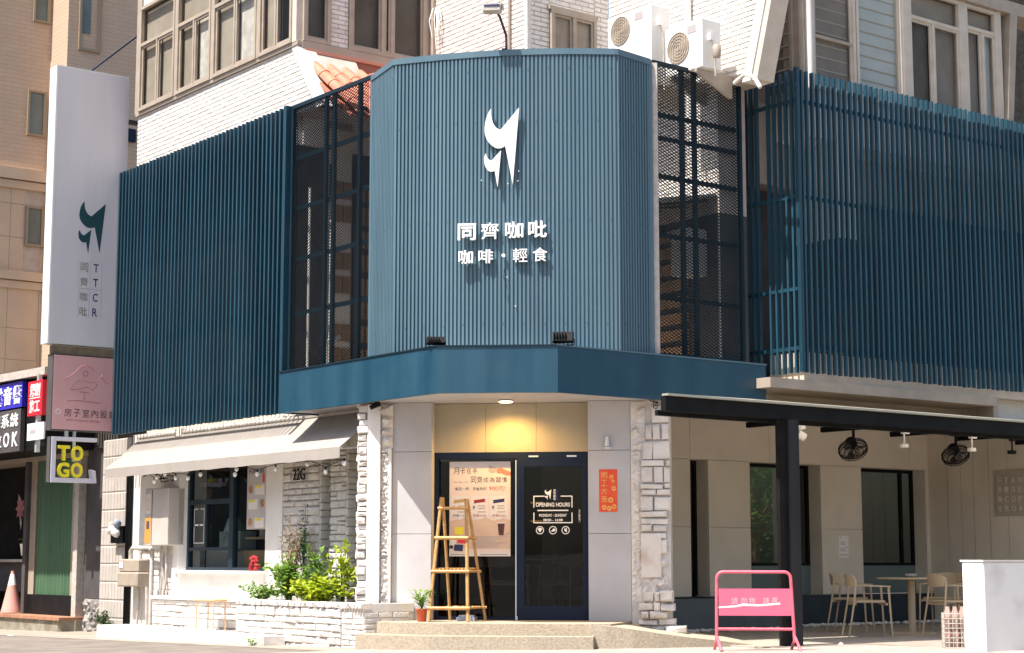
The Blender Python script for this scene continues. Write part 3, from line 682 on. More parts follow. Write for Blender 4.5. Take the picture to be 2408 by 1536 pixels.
for p, t in walk(plan, .0492):
    inst("rib", rme, pan, (p.x, p.y, 3.435), (Vector((t.x, t.y, 0)), Vector((-t.y, t.x, 0)), UP))
for p, w in ((plan[0], .03), (plan[-1], .035)):
    g = G(); g.tube([(p.x, p.y, 3.43), (p.x, p.y, 7.08)], w, 10); obj("edge_post", g, m_bluep, pan)
g = G(); g.box(1.79, 1.86, -.14, -.10, 3.45, 7.06); obj("edge_flashing", g, m_pipe, pan)

g = G()
for z in (3.75, 5.0, 6.2, 6.85):
    for i, (p, t) in enumerate(walk(plan, .0492)):
        if (i + int(z * 3)) % 5 == 0:
            n2 = Vector((t.y, -t.x, 0)); g.lathe([(.006, 0), (.004, .005)], Vector((p.x, p.y, z + random.uniform(-.01, .01))) + n2 * .022, 6, n2)
obj("screw_heads", g, m_darkframe, pan, kind="stuff")
# emblem and name on the panel
FP = FY(-.80)
lg = thing("emblem_sign", "large white curved emblem standing off the blue panel", "sign", FP.p(.07, 0, 5.34))
def boxed_emblem(F, u, z, w, h, d, t, parent):
    big = [(u + a, z + b) for a, b in []]
    P_ = lambda lst, n=7: lst
    B = []
    def ln(*p): B.append(p)
    # large piece traced in metres relative to (u,z): width .41, height .93
    pts = [(.075, .93)] + arc((.075, .93), (.07, .70), (.19, .665), 9) + [(.41, .93), (.335, 0.0), (.245, .47)] + arc((.245, .47), (.19, .43), (.13, .45), 5) + arc((.13, .45), (-.01, .53), (.0, .70), 8) + arc((.0, .70), (.01, .84), (.075, .93), 5)[:-1]
    sml = [(.015, .385)] + arc((.015, .385), (.03, .30), (.085, .295), 6) + [(.195, .415), (.155, -.03), (.12, .175)] + arc((.12, .175), (.09, .155), (.06, .165), 4) + arc((.06, .165), (-.005, .20), (-.005, .32), 6) + arc((-.005, .32), (0, .37), (.015, .385), 3)[:-1]
    sx, sz = w / .41, h / .93
    for poly in (pts, sml):
        g = G(); g.fprism(F, [(u + a * sx, z + b * sz) for a, b in poly], d, d + t); obj("emblem_piece", g, m_letter if t > .01 else m_ink, parent)
boxed_emblem(FP, -.175, 5.42, .415, .935, .045, .035, lg)
g = G()
for u, z in ((-.04, 6.07), (.14, 5.97), (.0, 5.67), (.13, 5.57)): g.fb(FP, u, u + .012, -.02, .045, z, z + .012)
obj("standoff_pins", g, m_black, lg, kind="stuff")
nm = thing("name_sign", "two rows of white characters standing off the blue panel", "sign", FP.p(.09, 0, 4.4))
def char(c, u0, u1, zc, h, bold):
    o = ftxt(c, "character", m_letter, nm, FP, (u0 + u1) / 2, .03, zc, w=u1 - u0, h=h, depth=.035, bold=bold); return o
for i, c in enumerate("同齊咖吡"):
    u0 = (-.50, -.22, .07, .35)[i]; char(c, u0, u0 + .218, 4.862 + i * .004, .203, (.022, .008, .016, .016)[i])
g = G(); g.fb(FP, -.401, -.381, .03, .064, 4.862, 4.918); obj("character", g, m_letter, nm)
for i, c in enumerate("咖啡輕食"):
    u0 = (-.49, -.25, .163, .40)[i]; char(c, u0, u0 + .175, 4.557 + i * .004, .168, (.012, .010, .0, .006)[i])
g = G(); g.lathe([(.022, 0), (.022, .035)], FP.p(.05, .03, 4.567), 16, FP.N); obj("dot", g, m_letter, nm)
# loose wires and clips left on the panel
g = G(); g.tube([FP.p(.06, .03, 4.42), FP.p(.05, .035, 4.30), FP.p(.085, .04, 4.22), FP.p(.07, .035, 4.12), FP.p(.08, .04, 4.05)], .003, 5)
wire = obj("loose_wire", g, m_black, label="thin loose wire hanging below the white characters", cat="wire")
for u, z in ((.09, 4.31), (.19, 3.96), (.10, 5.44), (.22, 5.47), (.23, 5.59), (-.22, 5.49)):
    g = G(); g.lathe([(.010, 0), (.006, .02)], FP.p(u, .022, z), 8, FP.N); obj("wall_clip", g, m_letter, pan)

# ------------------------------------------------------------------ canopy band
cp = thing("corner_canopy", "angular dark blue canopy band above the doorway", "canopy", (0, -1.0, 2.88))
Q = [W(1.45, -3.06, 0), W(1.45, .52, 0), W(.40, 1.45, 0), W(-2.98, 1.45, 0)]
m_fmid = m_fascia
for i in range(3):
    p, q = Q[i], Q[i + 1]; t = (q - p).normalized(); n = Vector((t.y, -t.x, 0))
    g = G(); g.prism([p + UP * 2.885, q + UP * 2.885, q - n * .05 + UP * 2.885, p - n * .05 + UP * 2.885], (0, 0, .535)); obj("fascia", g, m_fascia, cp)
    g = G(); g.prism([p + n * .012 - t * .01 + UP * 3.421, q + n * .012 + t * .01 + UP * 3.421, q - n * .3 + UP * 3.421, p - n * .3 + UP * 3.421], (0, 0, .018)); obj("flashing", g, m_bluep if i == 2 else m_darkframe, cp)
for p in (Q[0], Q[3]):
    g = G(); d_ = (W(.9, -3.06, 0) - W(1.45, -3.06, 0)) if p is Q[0] else (W(-2.98, .3, 0) - W(-2.98, 1.45, 0))
    s_ = W(0, .05, 0) if p is Q[0] else W(.05, 0, 0)
    p2 = p - (W(.052, 0, 0) if p is Q[0] else W(0, .052, 0))
    g.prism([p2 + UP * 2.885, p2 + d_ + UP * 2.885, p2 + d_ + s_ + UP * 2.885, p2 + s_ + UP * 2.885], (0, 0, .535)); obj("end_fascia", g, m_fascia, cp)
g = G(); g.prism([W(1.395, -3.0, 2.905), W(1.395, .50, 2.905), W(.38, 1.395, 2.905), W(-2.92, 1.395, 2.905), W(-2.92, -.2, 2.905), Vector((.9, .6, 2.905)), Vector((-.9, .6, 2.905)), W(.5, -3.0, 2.905)], (0, 0, .03)); obj("soffit", g, m_panel, cp)
g = G(); g.prism([W(1.36, -3.0, 3.39), W(1.36, .50, 3.39), W(.38, 1.36, 3.39), W(-2.92, 1.36, 3.39), W(-2.92, -1.0, 3.39), W(.0, -3.0, 3.39)], (0, 0, .025)); obj("canopy_roof", g, m_pipe, cp)
# recessed downlight in the soffit
dl = thing("downlight", "round lit downlight in the canopy soffit over the door", "lamp", (-.01, -.2, 2.9))
g = G(); g.lathe([(.10, 0), (.10, .012), (.06, .02)], (-.01, -.2, 2.884), 24); obj("trim_ring", g, m_letter, dl)
g = G(); g.lathe([(.078, 0), (.078, .004)], (-.01, -.2, 2.878), 24); obj("lit_lens", g, mat("lamp_glow", (1, .9, .7), .5, emit=(1, .74, .42), es=14), dl)
ld = bpy.data.lights.new("downlight_bulb", 'SPOT'); ld.energy = 62; ld.color = (1, .57, .15); ld.spot_size = math.radians(158); ld.spot_blend = .8; ld.shadow_soft_size = .05
lo = bpy.data.objects.new("downlight_bulb", ld); col.objects.link(lo); lo.parent = dl; lo.location = (0, .0, -.04)
# floodlights on the canopy
for i, (x, y, z, tz) in enumerate(((-.69, -1.25, 3.44, .22), (.80, -1.22, 3.44, -.05))):
    t = thing("floodlight", ["small black floodlight at the left bend of the canopy", "larger black floodlight at the right bend of the canopy"][i], "floodlight", (x, y, z), rz=tz, group="canopy floodlights")
    w = .105 if i == 0 else .115; dz = .10 if i == 0 else .155
    g = G(); g.hexa([(-w, -.10, .04), (w, -.10, .04), (w, .02, .02), (-w, .02, .02), (-w, -.06, .04 + dz * .7), (w, -.06, .04 + dz * .7), (w, .05, dz), (-w, .05, dz)]); obj("housing", g, m_black, t)
    g = G()
    for k in range(5): g.box(-w * .85 + k * w * .28, -w * .85 + k * w * .28 + .006, -.115, -.06, .05, .05 + dz * .55)
    obj("cooling_fin", g, m_black, t, kind="stuff")
    g = G(); g.tube([(-w - .01, 0, .0), (-w - .01, 0, .07)], .006, 6); g.tube([(w + .01, 0, .0), (w + .01, 0, .07)], .006, 6); g.tube([(-w - .01, 0, .0), (w + .01, 0, .0)], .006, 6); obj("bracket", g, m_black, t)
# lamp arm over the panel
t = thing("sign_lamp", "pale flood lamp on a bent dark arm above the curved panel", "lamp", (.07, -.74, 7.05))
g = G(); g.tube([(.07, -.74, 7.06), (.065, -.74, 7.30), (.01, -.90, 7.48), (-.03, -.98, 7.54)], .016, 8); obj("arm", g, mat("maroon_arm", (.06, .02, .03), .5), t)
g = G(); g.box(.015, .07, -.76, -.70, 7.07, 7.13); obj("base_plate", g, m_darkframe, t)
g = G(); g.hexa([(-.18, -1.05, 7.52), (.03, -1.05, 7.52), (.04, -.95, 7.50), (-.17, -.95, 7.50), (-.17, -1.05, 7.61), (.05, -1.05, 7.61), (.06, -.93, 7.63), (-.16, -.93, 7.63)]); hd = obj("lamp_head", g, m_pipe, t)
g = G(); g.box(-.16, .03, -1.056, -1.05, 7.565, 7.59); obj("lamp_slot", g, m_ink2, hd)
g = G(); g.box(.055, .07, -1.02, -.97, 7.53, 7.59); obj("lamp_knob", g, m_pipe, hd)

# ------------------------------------------------------------------ rough corner piers beside the door
def rubble(g, F, u0, u1, z0, z1, d0, d1, step, seed):
    r = random.Random(seed); nu = max(2, int((u1 - u0) / step)); nz = int((z1 - z0) / step); b0 = len(g.v)
    for j in range(nz + 1):
        for i in range(nu + 1):
            e_ = i in (0, nu) or j in (0, nz)
            g.v.append(F.p(u0 + (u1 - u0) * i / nu + (0 if e_ else r.uniform(-.3, .3) * step), d0 + (0 if e_ else r.random() ** 1.5 * (d1 - d0)), z0 + (z1 - z0) * j / nz + (0 if e_ else r.uniform(-.3, .3) * step)))
    for j in range(nz):
        for i in range(nu): q = b0 + j * (nu + 1) + i; g.f.append([q, q + 1, q + nu + 2, q + nu + 1])
pl = thing("stone_pier", "sunlit broken white masonry pier at the awning side of the doorway", "pier", (-1.62, .1, 0))
FQ = FY(-.06)
g = G(); g.box(-1.84, -1.442, -.02, .8, -.05, 2.9); obj("pier_core", g, m_mortar, pl)
z = .30
while z < 2.86:
    h = random.uniform(.05, .11); w = random.uniform(.09, .15); stone(FQ, -1.86 + random.uniform(-.015, .02), -.04, z, w, random.uniform(.05, .09), h, pl); z += h + .004
z = .30
FQs = Face((-1.84, 0, 0), (0, -1, 0), (-1, 0, 0))
while z < 2.86:
    h = random.uniform(.06, .13); stone(FQs, -.30, 0, z, .32, random.uniform(.02, .06), h, pl); z += h + .005
g = G(); g.fb(FQ, -1.735, -1.575, -.04, .045, .42, 2.88)
o = obj("plaster_strip", g, m_white, pl)
g = G(); rubble(g, FQ, -1.575, -1.455, .3, 2.35, -.03, .035, .022, 4); obj("rubble_channel", g, m_stone, pl)
g = G(); rubble(g, FQ, -1.58, -1.43, 2.35, 2.88, -.03, .09, .045, 5); obj("rubble_patch", g, m_stone, pl)
g = G(); g.fb(FQ, -1.485, -1.442, -.04, .01, .36, 2.34); obj("edge_plaster", g, m_white, pl)
z = -.06
while z < .36:
    u = -1.92; h = random.uniform(.07, .13)
    while u < -1.52: w = random.uniform(.07, .24); stone(FY(-.12), u, -.05, z, w - .004, random.uniform(.06, .2), h + random.uniform(-.02, .01), pl); u += w
    z += h
pr = thing("stone_pier", "shaded white coursed stone pier at the arcade side of the doorway", "pier", (1.72, .1, 0))
g = G(); g.box(1.484, 1.955, 0, .5, .02, 2.9); obj("pier_core", g, m_mortar, pr)
g = G(); rubble(g, FQ, 1.485, 1.60, .5, 2.3, -.058, -.02, .024, 9); rubble(g, FQ, 1.485, 1.66, 2.3, 2.88, -.05, .03, .045, 10); obj("rubble_channel", g, m_stone, pr)
rows = [(2.62, 2.84, [(1.74, 1.96)]), (2.42, 2.61, [(1.66, 1.745), (1.75, 1.86), (1.865, 1.96)]), (2.18, 2.41, [(1.62, 1.745), (1.75, 1.965)]), (2.10, 2.175, [(1.60, 1.9), (1.905, 1.965)]), (1.90, 2.095, [(1.61, 1.75), (1.755, 1.87), (1.875, 1.965)]), (1.83, 1.895, [(1.60, 1.88), (1.885, 1.965)]), (1.75, 1.825, [(1.61, 1.79), (1.795, 1.965)]), (1.57, 1.745, [(1.60, 1.755), (1.76, 1.965)]), (1.49, 1.565, [(1.60, 1.93)]), (1.41, 1.485, [(1.60, 1.93)]), (1.32, 1.405, [(1.60, 1.74), (1.745, 1.92)]), (1.24, 1.315, [(1.78, 1.92)]), (1.06, 1.235, [(1.82, 1.92)])]
for z0, z1, us in rows:
    for a, b in us: stone(FY(-.0), a + .003 + random.uniform(-.006, .006), 0, z0 + .003 + random.uniform(-.004, .004), b - a - .006 + random.uniform(-.012, .006), random.uniform(.035, .08), z1 - z0 - .006, pr)
g = G(); g.fb(FY(0), 1.60, 1.84, .0, .05, .78, 1.30); obj("plaster_patch", g, mat("stained_plaster", (.70, .65, .60), .8, c2=(.48, .36, .26), scale=3.5, lo=.52, hi=.85, bump=.2), pr)
g = G(); rubble(g, FY(0), 1.60, 1.93, .36, .80, -.01, .10, .05, 12); rubble(g, FY(0), 1.70, 1.93, .80, 1.06, -.01, .07, .05, 13); obj("rubble_patch", g, m_stone, pr)
z = .12
while z < .50:
    u = 1.54 + random.uniform(0, .09); h = random.uniform(.06, .15)
    while u < 1.90: w = random.uniform(.07, .26); stone(FY(-.02), u, -.03, z, w - .004, random.uniform(.04, .15), h + random.uniform(-.02, .01), pr); u += w
    z += h
# small wall cameras and cable tangle on the piers
for i, (x, z) in enumerate(((-1.62, 2.86), (-1.50, 2.80))):
    t = thing("wall_camera", ["dark camera tucked under the canopy on the sunlit pier", "pale bullet camera under the canopy on the sunlit pier"][i], "camera", (x, -.2, z), group="pier cameras")
    mm = m_black if i == 0 else m_pipe
    g = G(); g.tube([(x - .05, -.24, z - .03), (x + .05, -.18, z + .02)], .03, 12); obj("camera_body", g, mm, t, smooth=True)
    g = G(); g.tube([(x, -.2, z), (x, -.16, z + .06)], .012, 8); obj("bracket", g, mm, t)
g = G()
for k in range(7):
    r = random.Random(k); pts = [Vector((1.82 + r.uniform(-.05, .1), -.12 - r.random() * .05, 2.86))]
    for j in range(5): pts.append(pts[-1] + Vector((r.uniform(-.06, .07), r.uniform(-.02, .02), r.uniform(-.05, .03))))
    g.tube(pts, .006, 5)
obj("cable_tangle", g, m_black, label="tangle of dark cables at the top of the shaded pier", cat="cables")
# red new-year strip and small wall lamp on the right board
t = thing("red_poster", "red paper strip with gold characters on the grey board right of the door", "poster", F0.p(1.21, 0, 1.56))
g = G(); g.fb(F0, 1.10, 1.32, .001, .004, 1.56, 2.07); obj("paper", g, mat("red_paper", (.75, .055, .02), .55, c2=(.80, .10, .02), scale=9), t)
m_goldp = mat("gold_print", (.75, .50, .14), .5, c2=(.80, .25, .05), scale=25)
for i, c in enumerate("開工大吉"): ftxt(c, "character", m_goldp, t, F0, 1.162, .004, 2.0 - i * .095, w=.075, h=.078, depth=.001, bold=.01)
for k, (u, z, r) in enumerate(((1.25, 1.98, .025), (1.28, 1.84, .03), (1.24, 1.70, .035), (1.16, 1.61, .03), (1.22, 1.60, .03), (1.28, 1.62, .03), (1.27, 1.93, .018))):
    g = G(); g.ring(F0, u, z, r * .35, r, .004, .0055, 9); obj("printed_flower", g, m_goldp, t)
t = thing("wall_lamp", "small steel cone wall lamp above the red paper strip", "lamp", F0.p(1.21, 0, 2.3))
g = G(); g.lathe([(.032, 0), (.03, .03), (.02, .12), (.008, .13)], F0.p(1.205, .05, 2.345), 14); obj("lamp_cone", g, m_alu, t, smooth=True)
g = G(); g.lathe([(.05, 0), (.03, .02)], F0.p(1.21, .05, 2.318), 14); obj("lamp_rim", g, m_letter, t)
# ------------------------------------------------------------------ awning and string lights
aw = thing("awning", "grey cloth awning over the serving window", "awning", W(1.1, -5, 2.2))
def sl(u, a, z): return W(a, u, z)
g = G(); nb = 28
for i in range(nb + 1):
    u = -8.46 + (8.46 - 1.62) * i / nb
    for k in range(7):
        t_ = k / 6; a = .82 + .58 * t_; z = 2.88 - .50 * t_ - .018 * math.sin(math.pi * t_)
        g.v.append(W(a, u, z))
    g.v.append(W(1.402, u, 2.24 + .006 * math.sin(i * 2.1)))
for i in range(nb):
    for k in range(7): q = i * 8 + k; g.f.append([q, q + 8, q + 9, q + 1])
cl = obj("awning_cloth", g, m_awn, aw, fix=False); cl.modifiers.new("thick", 'SOLIDIFY').thickness = .006
g = G(); g.tube([W(1.38, -8.45, 2.37), W(1.38, -1.63, 2.37)], .018, 8); obj("front_bar", g, m_pipe, aw)
for u in (-8.40, -5.0, -1.68):
    g = G(); g.tube([W(.82, u, 2.42), W(1.38, u, 2.36)], .014, 6); obj("arm", g, m_pipe, aw)
g = G(); g.tube([W(.84, -8.5, 2.89), W(.84, -1.6, 2.89)], .025, 8); obj("root_bar", g, m_pipe, aw)
fl = thing("string_lights", "string of small round bulbs under the awning edge", "string lights", W(1.3, -5, 2.2))
bl_ = [(-7.4, 2.26), (-6.96, 2.14), (-6.89, 2.2), (-6.61, 2.24), (-6.27, 2.17), (-5.88, 2.15), (-5.50, 2.19), (-4.49, 2.15), (-4.45, 2.22), (-3.87, 2.13), (-3.38, 2.18), (-2.57, 2.21), (-2.12, 2.09), (-1.68, 2.18)]
g = G(); g.tube([W(1.3, u, z + .06) for u, z in bl_], .005, 5); obj("cable", g, m_black, fl)
g = G(); g.lathe([(.004, -.035), (.024, -.02), (.03, 0), (.022, .022), (.012, .03)], (0, 0, 0), 10); bme = to_mesh("bulb", g, smooth=True); bme.materials.append(m_letter)
g = G(); g.lathe([(.013, .028), (.013, .06)], (0, 0, 0), 8); sme = to_mesh("lamp_socket", g); sme.materials.append(m_black)
for u, z in bl_:
    b_ = inst("bulb", bme, fl, W(1.3, u, z)); inst("lamp_socket", sme, fl, W(1.3, u, z))
# corrugated strip over the awning
g = G()
for k in range(60):
    u = -7.9 + k * .085
# menu banner hanging in the serving window
mb = thing("menu_banner", "long grey menu banner hanging in the serving window", "banner", A0.p(-4.76, 0, 1.4))
g = G(); g.fb(A0, -5.03, -4.48, .0, .006, 1.41, 2.40); obj("banner_sheet", g, mat("banner_grey", (.40, .37, .36), .6, c2=(.46, .43, .41), scale=2), mb)
ftxt("POPULAR", "lettering", m_ink2, mb, A0, -4.77, .006, 2.22, w=.42, h=.06, depth=.002)
m_cardw = mat("menu_card", (.68, .64, .60), .6); m_food = mat("menu_food", (.22, .07, .03), .6, c2=(.5, .3, .1), scale=30)
for i, (z, sd) in enumerate(((1.98, 1), (1.78, -1), (1.52, 1))):
    u = -4.68 if sd > 0 else -4.86
    g = G(); g.fb(A0, u - .12, u + .14, .006, .009, z - .09, z + .05); obj("menu_card", g, m_cardw, mb)
    g = G(); g.fb(A0, u - .11, u + .06, .009, .011, z + .01, z + .04); obj("card_heading", g, m_yellow, mb)
    g = G(); g.lathe([(.06, 0), (.05, .004)], A0.p(-4.93 if sd > 0 else -4.60, .006, z - .01), 14, A0.N); obj("food_picture", g, m_food, mb)
g = G(); g.fb(A0, -4.59, -4.54, .006, .009, 2.06, 2.18); obj("food_picture", g, m_red, mb)
# opening-hours outline on the left sash
g = G(); 
for q in ((-6.78, -6.66, 1.73, 1.74), (-6.58, -6.46, 1.73, 1.74), (-6.78, -6.77, 1.52, 1.73), (-6.47, -6.46, 1.52, 1.73), (-6.76, -6.64, 1.49, 1.51), (-6.60, -6.48, 1.49, 1.51), (-6.78, -6.77, 1.24, 1.48), (-6.47, -6.46, 1.24, 1.48), (-6.78, -6.46, 1.23, 1.24)): g.fb(A0, q[0], q[1], -.08, -.078, q[2], q[3])
obj("printed_frame", g, m_letter, serv)

# ------------------------------------------------------------------ planter, bench wall and kerb step
pw = thing("planter_wall", "white painted stone planter and bench wall under the serving window", "planter", W(1.2, -3.5, -.1))
g = G(); g.ab(.84, 1.235, -7.0, -3.86, -.2, .42); obj("wall_core", g, m_mortar, pw)
g = G(); g.ab(.84, 1.30, -7.02, -3.84, .421, .465); obj("bench_top", g, m_white, pw)
g = G(); g.ab(.84, 1.555, -3.85, -.80, -.2, .415); obj("wall_core", g, m_mortar, pw)
FB = FL(1.235); ashlar(FB, -7.0, -3.86, -.12, .42, 0, pw, hr=(.07, .12), wr=(.14, .38), dep=(.02, .04))
FC = FL(1.555); ashlar(FC, -3.86, -1.27, -.12, .40, 0, pw, hr=(.07, .12), wr=(.14, .36), dep=(.02, .045)); ashlar(FC, -1.27, -.80, -.1, .37, 0, pw, hr=(.06, .07), wr=(.16, .24), dep=(.01, .016))
FE = FR(-.80); ashlar(FE, -1.555, -.9, -.1, .37, 0, pw, hr=(.06, .07), wr=(.16, .24), dep=(.01, .016), name="brick")
for (u0, u1) in ((-3.86, -.78),):
    u = u0
    while u < u1 - .01:
        w = .14 if u < -1.4 else .062
        w = min(w * random.uniform(.9, 1.1), u1 - u)
        stone(FL(1.44), u, 0, .40, w - .006, .16, .075, pw, "coping_stone"); u += w
g = G(); g.ab(.84, 1.44, -.92, -.79, .37, .468); obj("coping_end", g, m_white, pw)
g = G(); g.ab(.84, 1.45, -3.83, -.92, .416, .43); obj("soil_bed", g, m_soil, pw)
g = G()
for i in range(20):
    pass
kb = G(); kb.prism([W(1.28, -7.62, -.35), W(1.84, -7.62, -.35), W(1.87, -7.55, -.35), W(1.87, -2.6, -.35), W(1.60, -2.55, -.35), W(1.28, -3.9, -.35)], (0, 0, .385))
obj("kerb_step", kb, mat("worn_white_kerb", (.74, .71, .67), .75, c2=(.42, .38, .33), scale=4, lo=.5, hi=.75, bump=.3, bscale=50), label="low worn white kerb step below the bench wall", cat="step")
# tan stool in front of the bench wall
t = thing("stool", "small tan stool against the white bench wall", "stool", W(1.5, -4.7, .035))
m_tan = mat("tan_paint", (.62, .42, .24), .5)
g = G(); g.ab(1.40, 1.62, -4.98, -4.42, .425, .465); o = obj("seat", g, m_tan, t); o.modifiers.new("b", 'BEVEL').width = .015
for a, b in ((1.42, -4.95), (1.60, -4.95), (1.42, -4.46), (1.60, -4.46)):
    g = G(); g.tube([W(a, b, .035), W(a, b, .43)], .011, 7); obj("leg", g, m_tan, t)

# plants
def leaf(g, p, d, up, l, w, fold=.25):
    d = d.normalized(); s_ = d.cross(up); s_ = s_.normalized() if s_.length > 1e-4 else Vector((1, 0, 0)); n = s_.cross(d)
    a, b = p, p + d * l; m_ = p + d * (l * .45) - n * (l * fold * .3); 
    b0 = len(g.v); g.v += [a, m_ + s_ * w + n * (w * fold), b - n * (l * fold * .5), m_ - s_ * w + n * (w * fold), m_]
    g.f += [[b0, b0 + 1, b0 + 4], [b0 + 1, b0 + 2, b0 + 4], [b0 + 2, b0 + 3, b0 + 4], [b0 + 3, b0, b0 + 4]]
def plant(label, base, n, spread, height, ll, lw, m, name="leafy_plant", stems=7, up=.3, seed=1, group=None, stemm=None, lobed=False):
    r = random.Random(seed); t = thing(name, label, "plant", base, group=group); base = Vector(base); g = G(); gs = G()
    ends = []
    for k in range(stems):
        an = r.uniform(0, 6.28); rad = r.random() ** .6; top = base + Vector((math.cos(an) * spread[0] * rad, math.sin(an) * spread[1] * rad, height * r.uniform(.55, 1.0) * (1 - .35 * rad)))
        top = base + (W(0, 1, 0) * (math.cos(an) * spread[0] * rad)) + W(1, 0, 0) * (math.sin(an) * spread[1] * rad) + UP * (height * r.uniform(.5, 1.0) * (1 - .3 * rad))
        mid = base.lerp(top, .5) + UP * height * .12; gs.tube([base + (top - base) * .02, mid, top], .006, 5, .003); ends.append((base, mid, top))
    for k in range(n):
        b_, m_, tp = r.choice(ends); t_ = r.uniform(.2, 1.05); p = b_.lerp(m_, t_ * 2) if t_ < .5 else m_.lerp(tp, t_ * 2 - 1)
        p = p + Vector((r.gauss(0, 1), r.gauss(0, 1), r.gauss(0, .8))) * ll * .5; p.z = max(p.z, base.z + .01)
        d = Vector((r.uniform(-1, 1), r.uniform(-1, 1), r.uniform(-.5, 1) * up * 2 + .05)); l_ = ll * r.uniform(.6, 1.2)
        leaf(g, p, d, UP, l_, lw * r.uniform(.7, 1.2))
        if lobed:
            for q in (-.8, .8):
                d2 = d.copy(); d2.rotate(Matrix.Rotation(q, 3, 'Z')); leaf(g, p + d.normalized() * l_ * .15, d2, UP, l_ * .7, lw * .7)
    obj("foliage", g, m, t, fix=False); obj("stem", gs, stemm or m_leafd, t)
    return t
def wp(b, a=1.25, z=.43): return W(a, b, z)
grp = "plants in the stone planter"
plant("low green creeper at the left end of the stone planter", wp(-3.6, 1.35), 420, (.42, .18), .30, .075, .026, m_leafg, seed=2, stems=12, group=grp)
plant("bushy mid green plant with pale new shoots in the planter", wp(-3.05, 1.28), 900, (.50, .2), .66, .085, .030, m_leafg, seed=3, stems=14, group=grp, up=.5)
plant("bright yellow green ground cover spilling over the planter edge", wp(-2.2, 1.38), 1200, (.66, .16), .36, .085, .032, m_leafy, seed=4, stems=16, group=grp)
plant("lobed bright green young tree leaves at the right of the planter", wp(-1.85, 1.2), 130, (.34, .15), .80, .13, .026, m_leafy, seed=5, stems=8, group=grp, lobed=True, up=.6)
plant("upright lobed green plant near the dark slot window", wp(-2.6, 1.15), 110, (.30, .12), .85, .13, .026, m_leafg, seed=15, stems=7, group=grp, lobed=True, up=.6)
plant("tall wispy dry shrub standing over the planter", wp(-3.35, 1.05), 900, (.30, .1), 1.30, .06, .008, m_dry, seed=6, stems=22, group=grp, stemm=m_dry, up=1.2)
plant("dark fine leaved climber behind the dry shrub", wp(-3.15, .98, .7), 300, (.26, .08), 1.15, .055, .018, m_leafd, seed=7, stems=10, group=grp)
plant("small grey green plant rooted by the sunlit pier", wp(-1.25, .98, .45), 120, (.14, .08), .62, .07, .024, m_leafd, seed=8, stems=6, group=grp)
plant("dark weeds growing at the foot of the tiled wall", W(.98, -9.25, -.14), 320, (.45, .1), .34, .07, .02, m_leafd, name="weed_clump", seed=9, stems=14)
plant("tuft of weeds by the white kerb step", W(1.95, -2.75, gz(-2.8)), 60, (.2, .06), .10, .05, .012, m_leafg, name="weed_clump", seed=10, stems=6)
# red flower tub by the serving window
t = thing("flower_pot", "dark red bundle standing on the sill of the serving window", "pot", W(1.0, -4.35, .8))
g = G(); rr = random.Random(3)
for k in range(26):
    c = W(.90 + rr.uniform(-.03, .03), -4.62 + rr.uniform(-.09, .09), .93 + rr.uniform(-.085, .10)); g.lathe([(.01, -.025), (.032, -.01), (.026, .015), (.006, .025)], c, 7, (rr.uniform(-1, 1), rr.uniform(-1, 1), rr.uniform(.2, 1)))
obj("red_bloom", g, mat("dark_red_cloth", (.34, .015, .02), .7), t, kind="stuff")

# ------------------------------------------------------------------ meters, pipes and boxes on the white wall
t = thing("electric_cabinet", "tall grey electric cabinet with orange notices under the awning", "cabinet", A0.p(-7.2, 0, 1.2))
FX = FL(.8)
g = G(); g.fb(FX, -7.70, -6.93, .0, .28, 1.20, 2.06); o = obj("cabinet_body", g, m_elbox, t); o.modifiers.new("b", 'BEVEL').width = .012
FXs = FL(1.08)
g = G(); g.fb(FXs, -7.46, -7.45, .0, .006, 1.22, 2.04); obj("door_gap", g, m_dark, t)
g = G(); g.fb(FXs, -7.68, -7.49, .001, .004, 1.24, 1.62); nt = obj("orange_notice", g, m_orange, t); g = G(); g.fb(FXs, -7.63, -7.53, .004, .006, 1.45, 1.57); obj("notice_picture", g, m_dark, nt)
g = G(); g.fb(FXs, -7.66, -7.51, .001, .004, 1.68, 1.98); obj("white_notice", g, m_cardw, t)
ftxt("注意", "notice_text", m_orange, t, FXs, -7.585, .004, 1.83, w=.1, h=.2, depth=.001)
t = thing("gas_meter", "pale square gas meter on pipes below the mailbox", "meter", A0.p(-8.2, 0, .55))
g = G(); g.fb(FX, -8.62, -7.92, .06, .28, .58, .80); g.fb(FX, -8.60, -7.94, .05, .26, .80, 1.0); o = obj("meter_body", g, m_trim, t); o.modifiers.new("b", 'BEVEL').width = .02
g = G(); g.fb(FX, -8.58, -8.44, .262, .268, .86, .96); obj("meter_dial", g, m_cardw, t)
g = G(); g.tube([FX.p(-8.42, .15, 1.0), FX.p(-8.42, .15, 1.12), FX.p(-8.36, .15, 1.17), FX.p(-7.75, .15, 1.17), FX.p(-7.68, .15, 1.12), FX.p(-7.68, .15, .0)], .035, 10); obj("supply_pipe", g, m_pipe, t, smooth=True)
g = G(); g.tube([FX.p(-8.08, .15, 1.0), FX.p(-8.08, .15, 1.1), FX.p(-8.0, .12, 1.13), FX.p(-7.9, .1, 1.1)], .028, 10); obj("supply_pipe", g, m_pipe, t, smooth=True)
for k, u in enumerate((-7.55, -7.42, -7.30, -7.18, -7.08, -7.9, -8.3)):
    r = random.Random(k); zt = 1.2 if k < 5 else .58
    g = G(); g.tube([FX.p(u, .06 + .03 * (k % 3), zt)] + [FX.p(u + r.uniform(-.05, .05), .06 + .03 * (k % 3), zt - (zt + .1) * j / 5) for j in range(1, 6)], r.uniform(.012, .026), 8)
    obj("wall_conduit", g, m_pipe, cafe, smooth=True)
g = G(); g.tube([A0.p(-8.74, .05, -.1), A0.p(-8.74, .05, 2.4)], .05, 10); obj("drain_pipe", g, m_black, cafe)
